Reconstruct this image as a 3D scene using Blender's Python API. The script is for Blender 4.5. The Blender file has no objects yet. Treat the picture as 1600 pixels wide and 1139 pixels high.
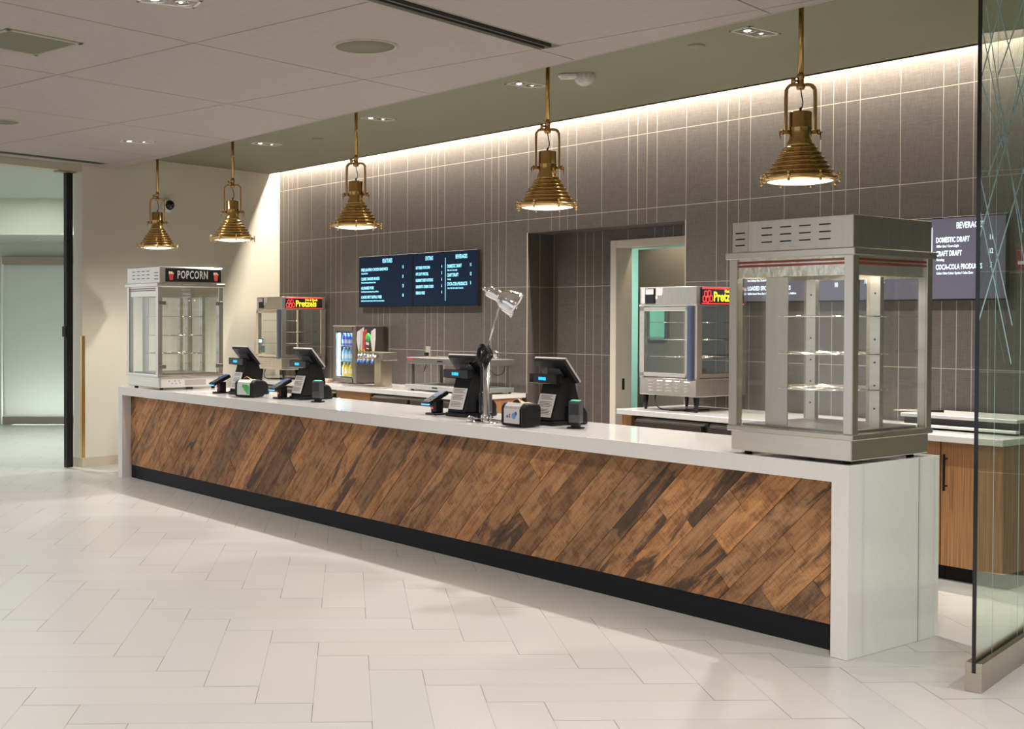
import bpy, bmesh, math, random
from mathutils import Vector, Matrix
random.seed(7)
scn = bpy.context.scene
COL = scn.collection
PI = math.pi
def V(*a): return Vector(a)

# ------------------------------------------------------------------ camera
FPX, PITCH, ROLL, CY, CX, HEAD = 1916.5, -0.01568, 0.00258, 528.9, 600.0, -0.6318
def cam_axes():
    p, r = PITCH, ROLL
    rows = [V(math.cos(r), -math.sin(p)*math.sin(r), math.cos(p)*math.sin(r)),
            V(0, math.cos(p), math.sin(p)),
            V(-math.sin(r), -math.sin(p)*math.cos(r), math.cos(p)*math.cos(r))]
    ex = V(-math.sin(HEAD), -math.cos(HEAD), 0); ey = V(-ex.y, ex.x, 0); ez = V(0, 0, 1)
    return [V(a.dot(ex), a.dot(ey), a.dot(ez)) for a in rows]
R_, F_, U_ = cam_axes()
cd = bpy.data.cameras.new('camera'); cam = bpy.data.objects.new('camera', cd); COL.objects.link(cam)
m = Matrix.Identity(4)
for i in range(3):
    m[i][0] = R_[i]; m[i][1] = U_[i]; m[i][2] = -F_[i]
m[0][3], m[1][3], m[2][3] = 0, 0, 1.55
cam.matrix_world = m
cd.sensor_width = 36; cd.lens = FPX/1600*36
cd.shift_x = (800-CX)/1600; cd.shift_y = (CY-569.5)/1600
cd.clip_start = .05; cd.clip_end = 100
scn.camera = cam
# ------------------------------------------------------------------ exposure, world
scn.view_settings.view_transform = 'Standard'; scn.view_settings.look = 'None'
scn.view_settings.gamma = 1; scn.view_settings.use_curve_mapping = False
scn.view_settings.exposure = 0.0
scn.cycles.max_bounces = 10; scn.cycles.diffuse_bounces = 4; scn.cycles.glossy_bounces = 4
scn.cycles.transparent_max_bounces = 24; scn.cycles.transmission_bounces = 6
scn.cycles.sample_clamp_indirect = 4; scn.cycles.caustics_reflective = False; scn.cycles.caustics_refractive = False
w = bpy.data.worlds.new('world'); scn.world = w; w.use_nodes = True
w.node_tree.nodes['Background'].inputs[0].default_value = (.93, .96, 1, 1)
w.node_tree.nodes['Background'].inputs[1].default_value = .85
# ------------------------------------------------------------------ lights
ZB, ZF = 3.282, 3.14          # bar ceiling, lobby ceiling
WARM = (1, .84, .66); SOFT = (1, .965, .925)
def spot(name, loc, power, angle, blend, color, r=.03, target=None):
    l = bpy.data.lights.new(name, 'SPOT'); l.energy = power; l.spot_size = math.radians(angle); l.spot_blend = blend
    l.color = color; l.shadow_soft_size = r
    o = bpy.data.objects.new(name, l); COL.objects.link(o); o.location = loc
    if target: o.rotation_euler = (Vector(target)-Vector(loc)).to_track_quat('-Z', 'Y').to_euler()
    return o
def area(name, loc, power, sx, sy, color, target=None, rot=None):
    l = bpy.data.lights.new(name, 'AREA'); l.energy = power; l.shape = 'RECTANGLE'; l.size = sx; l.size_y = sy; l.color = color
    o = bpy.data.objects.new(name, l); COL.objects.link(o); o.location = loc
    if rot: o.rotation_euler = rot
    if target: o.rotation_euler = (Vector(target)-Vector(loc)).to_track_quat('-Z', 'Y').to_euler()
    return o
BAR_DL = [(-4.66, 6.17), (-6.70, 6.20), (-8.60, 6.22), (-10.50, 6.24)]
LOB_DL = [(-10.22, 4.73), (-5.61, 2.77)]
HID_DL = [(.9, 3.2), (.9, 5.9), (-2.2, 3.6), (-2.9, .9), (-.6, 1.6), (-8.0, .6), (-5.2, -.6), (-10.2, 2.2), (-13.2, 3.0), (-.9, 5.6), (-11.6,-1.0)]  # unseen lobby downlights, the first two added to brighten the right wall
for i, (x, y) in enumerate(BAR_DL):
    spot('bar_downlight_beam', (x, y, ZB-.015), 255, 125, .7, SOFT, .035)
for (x, y) in LOB_DL + HID_DL:
    spot('lobby_downlight_and_fill', (x, y, ZF-.015), 100 if x == -10.22 else 195, 130, .6, SOFT, .035)
area('cove_strip_light', (-7.4, 7.655, 3.47), 400, 10.6, .05, (1, .89, .76), rot=(0, 0, 0))
area('vestibule_glow', (-14.6, 4.6, 3.10), 40, 1.4, 2.4, (.86, 1, .93), rot=(0, 0, 0))  # unseen area light added to fill the vestibule with greenish light

for x, y in ((-13.9, 4.6), (-15.0, 6.2)): spot('vestibule_fill_beam', (x, y, 3.08), 230, 95, .5, (.90, 1, .94), .05)  # unseen spots added to brighten the vestibule floor
# ------------------------------------------------------------------ materials
MATS = {}
def mat(name, color=(.5,.5,.5), rough=.5, metal=0, spec=.5, emit=None, estr=0, bump=0, bscale=80, var=0, vscale=6, coat=0, stretch=None, aniso=0):
    if name in MATS: return MATS[name]
    m = bpy.data.materials.new(name); m.use_nodes = True; nt = m.node_tree; n = nt.nodes; b = n['Principled BSDF']
    b.inputs['Base Color'].default_value = (*color, 1); b.inputs['Roughness'].default_value = rough
    b.inputs['Metallic'].default_value = metal; b.inputs['Specular IOR Level'].default_value = spec
    b.inputs['Coat Weight'].default_value = coat
    if emit: b.inputs['Emission Color'].default_value = (*emit, 1); b.inputs['Emission Strength'].default_value = estr
    if bump or var:
        tc = n.new('ShaderNodeTexCoord'); mp = n.new('ShaderNodeMapping'); nt.links.new(tc.outputs['Object'], mp.inputs[0])
        if stretch: mp.inputs['Scale'].default_value = stretch
    if var:
        t = n.new('ShaderNodeTexNoise'); t.inputs['Scale'].default_value = vscale; t.inputs['Detail'].default_value = 5
        nt.links.new(mp.outputs[0], t.inputs['Vector'])
        mx = n.new('ShaderNodeMix'); mx.data_type = 'RGBA'
        mx.inputs[6].default_value = (*[c*(1-var) for c in color], 1); mx.inputs[7].default_value = (*[min(1, c*(1+var)) for c in color], 1)
        nt.links.new(t.outputs[0], mx.inputs[0]); nt.links.new(mx.outputs[2], b.inputs['Base Color'])
    if bump:
        t = n.new('ShaderNodeTexNoise'); t.inputs['Scale'].default_value = bscale; t.inputs['Detail'].default_value = 3
        nt.links.new(mp.outputs[0], t.inputs['Vector'])
        bp = n.new('ShaderNodeBump'); bp.inputs['Strength'].default_value = bump; bp.inputs['Distance'].default_value = .01
        nt.links.new(t.outputs[0], bp.inputs['Height']); nt.links.new(bp.outputs[0], b.inputs['Normal'])
    MATS[name] = m; return m
def math_node(nt, op, a, b=None):
    q = nt.nodes.new('ShaderNodeMath'); q.operation = op
    for i, v in enumerate((a, b)):
        if v is None: continue
        if isinstance(v, (int, float)): q.inputs[i].default_value = v
        else: nt.links.new(v, q.inputs[i])
    return q.outputs[0]
def glass(name, tint=(.9, .95, .92), ior=1.45, rough=0.0):
    if name in MATS: return MATS[name]
    m = bpy.data.materials.new(name); m.use_nodes = True; nt = m.node_tree; n = nt.nodes; n.clear()
    out = n.new('ShaderNodeOutputMaterial'); mx = n.new('ShaderNodeMixShader'); tr = n.new('ShaderNodeBsdfTransparent')
    gl = n.new('ShaderNodeBsdfGlossy'); fr = n.new('ShaderNodeFresnel'); fr.inputs[0].default_value = ior
    tr.inputs[0].default_value = (*tint, 1); gl.inputs['Roughness'].default_value = rough
    gl.inputs[0].default_value = (.95, 1, .98, 1)
    gm = n.new('ShaderNodeNewGeometry'); io = n.new('ShaderNodeMix'); io.data_type = 'FLOAT'
    io.inputs[2].default_value = ior; io.inputs[3].default_value = 1/ior
    nt.links.new(gm.outputs['Backfacing'], io.inputs[0]); nt.links.new(io.outputs[0], fr.inputs[0])
    nt.links.new(fr.outputs[0], mx.inputs[0]); nt.links.new(tr.outputs[0], mx.inputs[1]); nt.links.new(gl.outputs[0], mx.inputs[2])
    nt.links.new(mx.outputs[0], out.inputs[0]); MATS[name] = m; return m
def emis(name, color, s):
    if name in MATS: return MATS[name]
    m = bpy.data.materials.new(name); m.use_nodes = True; n = m.node_tree.nodes; b = n['Principled BSDF']
    b.inputs['Base Color'].default_value = (*[c*.5 for c in color], 1); b.inputs['Emission Color'].default_value = (*color, 1)
    b.inputs['Emission Strength'].default_value = s; b.inputs['Roughness'].default_value = .3
    MATS[name] = m; return m

steel = mat('brushed_steel', (.86, .80, .71), .27, 1, var=.10, vscale=3, stretch=(1, 1, 14))
steel_h = mat('brushed_steel_sheet', (.72, .67, .60), .28, 1, var=.12, vscale=4, stretch=(10, 10, 1))
steel_d = mat('dark_steel', (.24, .225, .21), .38, 1, var=.12, vscale=3)
alu = mat('aluminium_frame', (.76, .71, .63), .24, 1)
chrome = mat('chrome', (.86, .86, .86), .07, 1)
brass = mat('aged_brass', (.44, .275, .095), .20, 1, var=.15, vscale=5)
brass_l = mat('bright_brass', (.72, .50, .22), .2, 1)
black = mat('black_plastic', (.006, .006, .007), .45, spec=.3)
black_g = mat('glossy_black', (.008, .008, .01), .12)
rubber = mat('black_rubber', (.015, .015, .015), .7)
grey_p = mat('grey_plastic', (.055, .055, .06), .45)
silver_p = mat('silver_plastic', (.55, .52, .48), .35, .3)
white_p = mat('white_plastic', (.72, .70, .66), .45)
paper = mat('white_paper', (.70, .66, .64), .8)
ink = mat('grey_ink', (.16, .14, .14), .8)
kraft = mat('kraft_paper', (.62, .40, .24), .85, bump=.3, bscale=40)
wallp = mat('cream_paint', (.70, .665, .56), .75, var=.03, vscale=2)
wallg = mat('vestibule_paint', (.58, .60, .52), .8)
mint = mat('mint_kitchen_paint', (.56, .76, .68), .6)
beige_f = mat('beige_frame_paint', (.70, .63, .53), .5)
upper_c = mat('olive_ceiling_paint', (.245, .238, .165), .8, var=.04, vscale=2)
toe = mat('black_toe_kick', (.006, .007, .009), .55, spec=.25)
slotm = mat('dark_slot_metal', (.10, .10, .085), .5)
gglass = glass('partition_glass', (.90, .96, .915))
cglass = glass('cabinet_glass', (.975, .985, .978))
etch = mat('etched_line', (.34, .55, .58), .5, emit=None)
glow_d = emis('downlight_lamp', (1, .93, .82), 9)
glow_p = emis('pendant_lens_glow', (1, .88, .64), 2.6)
screen_b = emis('screen_navy', (.006, .013, .030), 1.0)
screen_w = emis('screen_glare', (.10, .09, .12), 1.0)  # paler screen copy with reflected room light put into its colour
for q_ in (screen_b,): q_.node_tree.nodes['Principled BSDF'].inputs['Specular IOR Level'].default_value = .12
txt_c = emis('screen_text_cyan', (.32, .80, 1), 1.25)
txt_w = emis('screen_text_white', (.72, .86, 1), 1.7)
disp_c = emis('display_cyan', (.02, .45, .95), 1.3)
red_s = mat('red_stripe', (.30, .035, .025), .4)
label_y = emis('sign_yellow', (.95, .80, .03), .9)
label_r = emis('sign_red', (.80, .05, .05), .8)
sign_k = mat('sign_black', (.012, .010, .010), .25)
sign_b = emis('sign_blue', (.01, .02, .14), 1)
blue_n = mat('blue_nozzle', (.02, .12, .55), .3)
green_l = emis('green_led', (.10, .75, .35), 1.2)
blue_refl = emis('blue_glint', (.10, .45, .95), 1.4)

def quartz():
    m = mat('white_quartz', (.66, .64, .60), .085); nt = m.node_tree; n = nt.nodes; b = n['Principled BSDF']
    tc = n.new('ShaderNodeTexCoord'); t = n.new('ShaderNodeTexNoise'); t.inputs['Scale'].default_value = 90; t.inputs['Detail'].default_value = 3
    t2 = n.new('ShaderNodeTexNoise'); t2.inputs['Scale'].default_value = 2.2
    nt.links.new(tc.outputs['Object'], t.inputs[0]); nt.links.new(tc.outputs['Object'], t2.inputs[0])
    cr = n.new('ShaderNodeValToRGB'); cr.color_ramp.elements[0].position = .30; cr.color_ramp.elements[0].color = (.71, .69, .665, 1)
    cr.color_ramp.elements[1].position = .52; cr.color_ramp.elements[1].color = (.735, .715, .695, 1)
    nt.links.new(t.outputs[0], cr.inputs[0]); nt.links.new(cr.outputs[0], b.inputs['Base Color']); return m
quartz_m = quartz()

def tile_floor_mat():
    m = mat('floor_tile', (.70, .67, .62), .30); nt = m.node_tree; n = nt.nodes; b = n['Principled BSDF']
    at = n.new('ShaderNodeVertexColor'); at.layer_name = 'tone'
    tc = n.new('ShaderNodeTexCoord'); t = n.new('ShaderNodeTexNoise'); t.inputs['Scale'].default_value = 3; t.inputs['Detail'].default_value = 4
    nt.links.new(tc.outputs['Object'], t.inputs[0])
    mx = n.new('ShaderNodeMix'); mx.data_type = 'RGBA'; mx.blend_type = 'MULTIPLY'; mx.inputs[0].default_value = .0
    nt.links.new(at.outputs[0], mx.inputs[6]); nt.links.new(t.outputs[0], mx.inputs[7]); nt.links.new(mx.outputs[2], b.inputs['Base Color'])
    mr = n.new('ShaderNodeMapRange'); mr.inputs[3].default_value = .28; mr.inputs[4].default_value = .34
    nt.links.new(t.outputs[0], mr.inputs[0]); nt.links.new(mr.outputs[0], b.inputs['Roughness']); return m
grout = mat('floor_grout', (.22, .19, .16), .85)

def wall_tile_mat(name, axis):
    """dark linen tile: rows .617 m high, joints every .918 m at 0,.305,.61,.712,.815"""
    m = bpy.data.materials.new(name); m.use_nodes = True; nt = m.node_tree; n = nt.nodes; b = n['Principled BSDF']
    tc = n.new('ShaderNodeTexCoord'); sp = n.new('ShaderNodeSeparateXYZ'); nt.links.new(tc.outputs['Object'], sp.inputs[0])
    x = sp.outputs[0] if axis == 'x' else sp.outputs[1]; z = sp.outputs[2]
    u = math_node(nt, 'FLOORED_MODULO', math_node(nt, 'ADD', x, 11.382), .9175)
    hw = .0022
    def line(src, at, w_):
        return math_node(nt, 'LESS_THAN', math_node(nt, 'ABSOLUTE', math_node(nt, 'SUBTRACT', src, at)), w_)
    tot = None
    for at in (.004, .307, .610, .712, .814):
        l = line(u, at, hw); tot = l if tot is None else math_node(nt, 'MAXIMUM', tot, l)
    vz = math_node(nt, 'FLOORED_MODULO', z, .6168)
    tot = math_node(nt, 'MAXIMUM', tot, line(vz, .3084, .3084-.0001) if False else math_node(nt, 'LESS_THAN', vz, .005))
    # linen weave
    mp = n.new('ShaderNodeMapping'); nt.links.new(tc.outputs['Object'], mp.inputs[0]); mp.inputs['Scale'].default_value = (220, 220, 14)
    w1 = n.new('ShaderNodeTexNoise'); w1.inputs['Scale'].default_value = 1; w1.inputs['Detail'].default_value = 2; nt.links.new(mp.outputs[0], w1.inputs[0])
    mp2 = n.new('ShaderNodeMapping'); nt.links.new(tc.outputs['Object'], mp2.inputs[0]); mp2.inputs['Scale'].default_value = (12, 12, 220)
    w2 = n.new('ShaderNodeTexNoise'); w2.inputs['Scale'].default_value = 1; w2.inputs['Detail'].default_value = 2; nt.links.new(mp2.outputs[0], w2.inputs[0])
    s = math_node(nt, 'MULTIPLY', math_node(nt, 'ADD', w1.outputs[0], w2.outputs[0]), .5)
    cr = n.new('ShaderNodeValToRGB'); cr.color_ramp.elements[0].position = .38; cr.color_ramp.elements[0].color = (.082, .070, .062, 1)
    cr.color_ramp.elements[1].position = .64; cr.color_ramp.elements[1].color = (.122, .105, .095, 1)
    nt.links.new(s, cr.inputs[0])
    mx = n.new('ShaderNodeMix'); mx.data_type = 'RGBA'; nt.links.new(tot, mx.inputs[0]); nt.links.new(cr.outputs[0], mx.inputs[6])
    mx.inputs[7].default_value = (.42, .365, .31, 1); nt.links.new(mx.outputs[2], b.inputs['Base Color'])
    b.inputs['Roughness'].default_value = .5
    bp = n.new('ShaderNodeBump'); bp.inputs['Strength'].default_value = .15; bp.inputs['Distance'].default_value = .002
    nt.links.new(s, bp.inputs['Height']); nt.links.new(bp.outputs[0], b.inputs['Normal'])
    return m
tile_x = wall_tile_mat('linen_wall_tile', 'x'); tile_y = wall_tile_mat('linen_wall_tile_side', 'y')

def fabric_ceiling():
    m = mat('ceiling_panel', (.36, .31, .27), .9); nt = m.node_tree; n = nt.nodes; b = n['Principled BSDF']
    tc = n.new('ShaderNodeTexCoord'); out = []
    for sc in ((9, 130, 1), (130, 9, 1)):
        mp = n.new('ShaderNodeMapping'); mp.inputs['Scale'].default_value = sc; mp.inputs['Rotation'].default_value = (0, 0, -.2024)
        nt.links.new(tc.outputs['Object'], mp.inputs[0]); t = n.new('ShaderNodeTexNoise'); t.inputs['Scale'].default_value = 1; t.inputs['Detail'].default_value = 3
        nt.links.new(mp.outputs[0], t.inputs[0]); out.append(t.outputs[0])
    s = math_node(nt, 'MULTIPLY', math_node(nt, 'ADD', *out), .5)
    cr = n.new('ShaderNodeValToRGB'); cr.color_ramp.elements[0].position = .3; cr.color_ramp.elements[0].color = (.41, .355, .33, 1)
    cr.color_ramp.elements[1].position = .7; cr.color_ramp.elements[1].color = (.49, .43, .405, 1)
    nt.links.new(s, cr.inputs[0]); nt.links.new(cr.outputs[0], b.inputs['Base Color']); return m
ceil_m = fabric_ceiling()

def barn_wood():
    """reclaimed planks: 'plank' colour attribute = (tone, hue, seed); uv = metres along/across the grain"""
    m = bpy.data.materials.new('reclaimed_wood'); m.use_nodes = True; nt = m.node_tree; n = nt.nodes; b = n['Principled BSDF']
    uv = n.new('ShaderNodeUVMap'); uv.uv_map = 'grain'
    at = n.new('ShaderNodeVertexColor'); at.layer_name = 'plank'; sp = n.new('ShaderNodeSeparateColor'); nt.links.new(at.outputs[0], sp.inputs[0])
    def noise(scale, sx, sy, detail=6, dist=0):
        mp = n.new('ShaderNodeMapping'); mp.inputs['Scale'].default_value = (sx, sy, 1); nt.links.new(uv.outputs[0], mp.inputs[0])
        t = n.new('ShaderNodeTexNoise'); t.inputs['Scale'].default_value = scale; t.inputs['Detail'].default_value = detail; t.inputs['Distortion'].default_value = dist
        t.inputs['Roughness'].default_value = .62
        nt.links.new(mp.outputs[0], t.inputs[0]); return t.outputs[0]
    grain = noise(1, 1.6, 48, 8, .5); blot = noise(1, 7, 16, 8, .4); saw = noise(1, 110, 3.5, 2); stain = noise(1, 1.6, 9, 8, .9); fine = noise(1, 90, 140, 4)
    def ramp(src, p0, c0, p1, c1):
        cr = n.new('ShaderNodeValToRGB'); e = cr.color_ramp.elements; e[0].position = p0; e[0].color = (*c0, 1); e[1].position = p1; e[1].color = (*c1, 1)
        nt.links.new(src, cr.inputs[0]); return cr.outputs[0]
    def mixc(fac, a, b_, mode='MIX'):
        mx = n.new('ShaderNodeMix'); mx.data_type = 'RGBA'; mx.blend_type = mode
        for i, v in ((0, fac), (6, a), (7, b_)):
            if isinstance(v, (int, float)): mx.inputs[i].default_value = v
            elif isinstance(v, tuple): mx.inputs[i].default_value = (*v, 1)
            else: nt.links.new(v, mx.inputs[i])
        return mx.outputs[2]
    c1 = ramp(sp.outputs[0], 0, (.115, .054, .023), 1, (.64, .305, .118))
    c2 = mixc(math_node(nt, 'MULTIPLY', sp.outputs[1], .55), c1, (.25, .155, .085))
    g = ramp(grain, .30, (.70, .68, .66), .60, (1.15, 1.13, 1.1)); c3 = mixc(1, c2, g, 'MULTIPLY')
    bl = ramp(blot, .40, (.60, .52, .46), .54, (1.10, 1.08, 1.05)); c4 = mixc(.75, c3, bl, 'MULTIPLY')
    sw = ramp(saw, .40, (.62, .60, .58), .55, (1.06, 1.06, 1.06))
    c5 = mixc(math_node(nt, 'MULTIPLY', ramp(blot, .42, (1, 1, 1), .55, (.25, .25, .25)), .8), c4, mixc(1, c4, sw, 'MULTIPLY'))
    st = math_node(nt, 'MULTIPLY', ramp(math_node(nt, 'ADD', stain, math_node(nt, 'MULTIPLY', math_node(nt, 'SUBTRACT', sp.outputs[2], .5), .22)), .60, (0, 0, 0), .67, (1, 1, 1)), .80)
    c6 = mixc(st, c5, (.030, .022, .017))
    c7 = mixc(.35, c6, ramp(fine, .35, (.6, .6, .6), .6, (1.15, 1.15, 1.15)), 'MULTIPLY')
    nt.links.new(c7, b.inputs['Base Color']); b.inputs['Roughness'].default_value = .62
    bp = n.new('ShaderNodeBump'); bp.inputs['Strength'].default_value = .45; bp.inputs['Distance'].default_value = .004
    nt.links.new(math_node(nt, 'ADD', grain, math_node(nt, 'MULTIPLY', saw, .5)), bp.inputs['Height']); nt.links.new(bp.outputs[0], b.inputs['Normal'])
    return m
barn_m = barn_wood()
def veneer():
    m = bpy.data.materials.new('oak_veneer'); m.use_nodes = True; nt = m.node_tree; n = nt.nodes; b = n['Principled BSDF']
    tc = n.new('ShaderNodeTexCoord'); mp = n.new('ShaderNodeMapping'); mp.inputs['Scale'].default_value = (170, 170, 2.5); nt.links.new(tc.outputs['Object'], mp.inputs[0])
    t = n.new('ShaderNodeTexNoise'); t.inputs['Scale'].default_value = 1; t.inputs['Detail'].default_value = 4; nt.links.new(mp.outputs[0], t.inputs[0])
    cr = n.new('ShaderNodeValToRGB'); e = cr.color_ramp.elements; e[0].position = .35; e[0].color = (.27, .120, .048, 1); e[1].position = .65; e[1].color = (.46, .235, .105, 1)
    nt.links.new(t.outputs[0], cr.inputs[0]); nt.links.new(cr.outputs[0], b.inputs['Base Color']); b.inputs['Roughness'].default_value = .42
    return m
oak = veneer()
def frosted():
    m = bpy.data.materials.new('frosted_glass'); m.use_nodes = True; nt = m.node_tree; n = nt.nodes; n.clear()
    o = n.new('ShaderNodeOutputMaterial'); d = n.new('ShaderNodeBsdfDiffuse'); t = n.new('ShaderNodeBsdfTranslucent'); g = n.new('ShaderNodeBsdfGlossy')
    d.inputs[0].default_value = (.62, .70, .66, 1); t.inputs[0].default_value = (.84, .84, .79, 1); g.inputs['Roughness'].default_value = .25
    a = n.new('ShaderNodeMixShader'); a.inputs[0].default_value = .6; c = n.new('ShaderNodeMixShader'); c.inputs[0].default_value = .08
    nt.links.new(d.outputs[0], a.inputs[1]); nt.links.new(t.outputs[0], a.inputs[2]); nt.links.new(a.outputs[0], c.inputs[1]); nt.links.new(g.outputs[0], c.inputs[2])
    nt.links.new(c.outputs[0], o.inputs[0]); return m
frost = frosted()

# ------------------------------------------------------------------ mesh builder
class MB:
    def __init__(s): s.bm = bmesh.new()
    def _xf(s, vs, M):
        if M is not None:
            for v in vs: v.co = M @ v.co
    def box(s, x0, x1, y0, y1, z0, z1, bev=0, M=None, seg=1):
        t = bmesh.new()
        bmesh.ops.create_cube(t, size=1)
        for v in t.verts: v.co = V((x0+x1)/2+v.co.x*(x1-x0), (y0+y1)/2+v.co.y*(y1-y0), (z0+z1)/2+v.co.z*(z1-z0))
        if bev:
            bmesh.ops.bevel(t, geom=list(t.edges), offset=min(bev, .45*min(abs(x1-x0), abs(y1-y0), abs(z1-z0))), segments=seg, affect='EDGES', profile=.6)
        s._merge(t, M); return s
    def _merge(s, t, M=None):
        mp = {}
        for v in t.verts: mp[v] = s.bm.verts.new(M @ v.co if M is not None else v.co)
        for f in t.faces:
            try:
                nf = s.bm.faces.new([mp[v] for v in f.verts]); nf.smooth = f.smooth
            except ValueError: pass
        t.free()
    def prism(s, pts, a, b, axis='x', M=None, bev=0):
        """pts: 2D outline; extruded from a to b along axis (x: pts=(y,z); y: pts=(x,z); z: pts=(x,y))"""
        f = {'x': lambda p, t: V(t, p[0], p[1]), 'y': lambda p, t: V(p[0], t, p[1]), 'z': lambda p, t: V(p[0], p[1], t)}[axis]
        t = bmesh.new()
        A = [t.verts.new(f(p, a)) for p in pts]; B = [t.verts.new(f(p, b)) for p in pts]
        n = len(pts); t.faces.new(A); t.faces.new(B[::-1])
        for i in range(n): t.faces.new([A[i], B[i], B[(i+1) % n], A[(i+1) % n]])
        bmesh.ops.recalc_face_normals(t, faces=t.faces)
        if bev: bmesh.ops.bevel(t, geom=list(t.edges), offset=bev, segments=1, affect='EDGES')
        s._merge(t, M); return s
    def cyl(s, p0, p1, r, r2=None, seg=20, caps=True):
        p0, p1 = Vector(p0), Vector(p1); r2 = r if r2 is None else r2
        d = (p1-p0).normalized(); q = d.to_track_quat('Z', 'Y'); X, Y = q @ V(1, 0, 0), q @ V(0, 1, 0)
        A = [s.bm.verts.new(p0+(X*math.cos(a)+Y*math.sin(a))*r) for a in [2*PI*i/seg for i in range(seg)]]
        B = [s.bm.verts.new(p1+(X*math.cos(a)+Y*math.sin(a))*r2) for a in [2*PI*i/seg for i in range(seg)]]
        for i in range(seg):
            f = s.bm.faces.new([A[i], A[(i+1) % seg], B[(i+1) % seg], B[i]]); f.smooth = True
        if caps: s.bm.faces.new(A[::-1]); s.bm.faces.new(B)
        return s
    def lathe(s, prof, c=(0, 0, 0), seg=40, axis=None, close=False):
        """prof: list of (r, h)"""
        c = Vector(c); q = (Vector(axis).normalized().to_track_quat('Z', 'Y') if axis else None)
        rings = []
        for r, h in prof:
            ring = []
            for i in range(seg):
                a = 2*PI*i/seg; p = V(r*math.cos(a), r*math.sin(a), h)
                if q: p = q @ p
                ring.append(s.bm.verts.new(c+p))
            rings.append(ring)
        for a, b in zip(rings, rings[1:]):
            for i in range(seg):
                f = s.bm.faces.new([a[i], a[(i+1) % seg], b[(i+1) % seg], b[i]]); f.smooth = True
        if close: s.bm.faces.new(rings[0][::-1]); s.bm.faces.new(rings[-1])
        return s
    def tube(s, pts, r, seg=8, sub=6):
        P = [Vector(p) for p in pts]
        if sub and len(P) > 2:
            Q = []
            for i in range(len(P)-1):
                a, b, c, d = P[max(i-1, 0)], P[i], P[i+1], P[min(i+2, len(P)-1)]
                for k in range(sub):
                    t = k/sub; Q.append(.5*((2*b)+(c-a)*t+(2*a-5*b+4*c-d)*t*t+(3*b-a-3*c+d)*t**3))
            P = Q+[P[-1]]
        up = V(0, 0, 1); rings = []
        for i, p in enumerate(P):
            d = (P[min(i+1, len(P)-1)]-P[max(i-1, 0)]).normalized()
            if abs(d.dot(up)) > .95: up = V(1, 0, 0) if abs(d.x) < .9 else V(0, 1, 0)
            x = d.cross(up).normalized(); y = x.cross(d).normalized(); up = y
            rings.append([s.bm.verts.new(p+(x*math.cos(2*PI*k/seg)+y*math.sin(2*PI*k/seg))*r) for k in range(seg)])
        for a, b in zip(rings, rings[1:]):
            for k in range(seg):
                f = s.bm.faces.new([a[k], a[(k+1) % seg], b[(k+1) % seg], b[k]]); f.smooth = True
        s.bm.faces.new(rings[0][::-1]); s.bm.faces.new(rings[-1]); return s
    def sphere(s, c, r, sc=(1, 1, 1), seg=16):
        t = bmesh.new(); bmesh.ops.create_uvsphere(t, u_segments=seg, v_segments=seg//2, radius=r)
        for f in t.faces: f.smooth = True
        s._merge(t, Matrix.Translation(c) @ Matrix.Diagonal((*sc, 1))); return s
    def quad(s, *p):
        s.bm.faces.new([s.bm.verts.new(q) for q in p]); return s
    def text(s, body, size, M, align='LEFT', xs=1.0, ext=.0006, bold=.0, spacing=1.0):
        cu = bpy.data.curves.new('t', 'FONT'); cu.body = body; cu.size = size; cu.align_x = align; cu.extrude = ext; cu.offset = bold
        cu.space_character = spacing; cu.resolution_u = 2
        ob = bpy.data.objects.new('t', cu); COL.objects.link(ob)
        me = ob.to_mesh(); mp = []
        S = M @ Matrix.Diagonal((xs, 1, 1, 1))
        mp = [s.bm.verts.new(S @ v.co) for v in me.vertices]
        for p in me.polygons:
            try: s.bm.faces.new([mp[i] for i in p.vertices])
            except ValueError: pass
        ob.to_mesh_clear(); bpy.data.objects.remove(ob); bpy.data.curves.remove(cu); return s
    def build(s, name, m, parent=None, fix=True, loc=None, label=None):
        if fix: bmesh.ops.recalc_face_normals(s.bm, faces=s.bm.faces)
        me = bpy.data.meshes.new(name); s.bm.to_mesh(me); s.bm.free(); me.materials.append(m)
        o = bpy.data.objects.new(name, me); COL.objects.link(o)
        if parent: o.parent = parent
        if loc: o.location = loc
        if label: o['label'] = label
        return o
def empty(name, loc, rz=0, label=None, cat=None, group=None):
    o = bpy.data.objects.new(name, None); COL.objects.link(o); o.location = loc; o.rotation_euler = (0, 0, rz); o.empty_display_size = .1
    if label: o['label'] = label; o['category'] = cat
    if group: o['group'] = group
    return o
def tag(o, label, cat, group=None, kind=None):
    o['label'] = label; o['category'] = cat
    if group: o['group'] = group
    if kind: o['kind'] = kind
    return o
def struct(o): o['kind'] = 'structure'; return o
KIDS = {}
def copy_tree(o, loc=None, rz=None, label=None, parent=None):
    c = o.copy(); COL.objects.link(c); c.parent = parent
    for ch in [q for q in list(COL.objects) if q.parent == o]: copy_tree(ch, parent=c)
    if loc is not None: c.location = loc
    if rz is not None: c.rotation_euler = (0, 0, rz)
    if label: c['label'] = label
    return c
def TR(loc, rx=0, ry=0, rz=0): return Matrix.Translation(loc) @ Matrix.Rotation(rz, 4, 'Z') @ Matrix.Rotation(ry, 4, 'Y') @ Matrix.Rotation(rx, 4, 'X')

# grid of the building: h runs back-right, g runs left
hx, hy = -.201, .9796
HV, GV = V(hx, hy, 0), V(-hy, hx, 0)      # u along HV, v along GV
def uv_(u, v, z=0): return HV*u+GV*v+V(0, 0, z)

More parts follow.
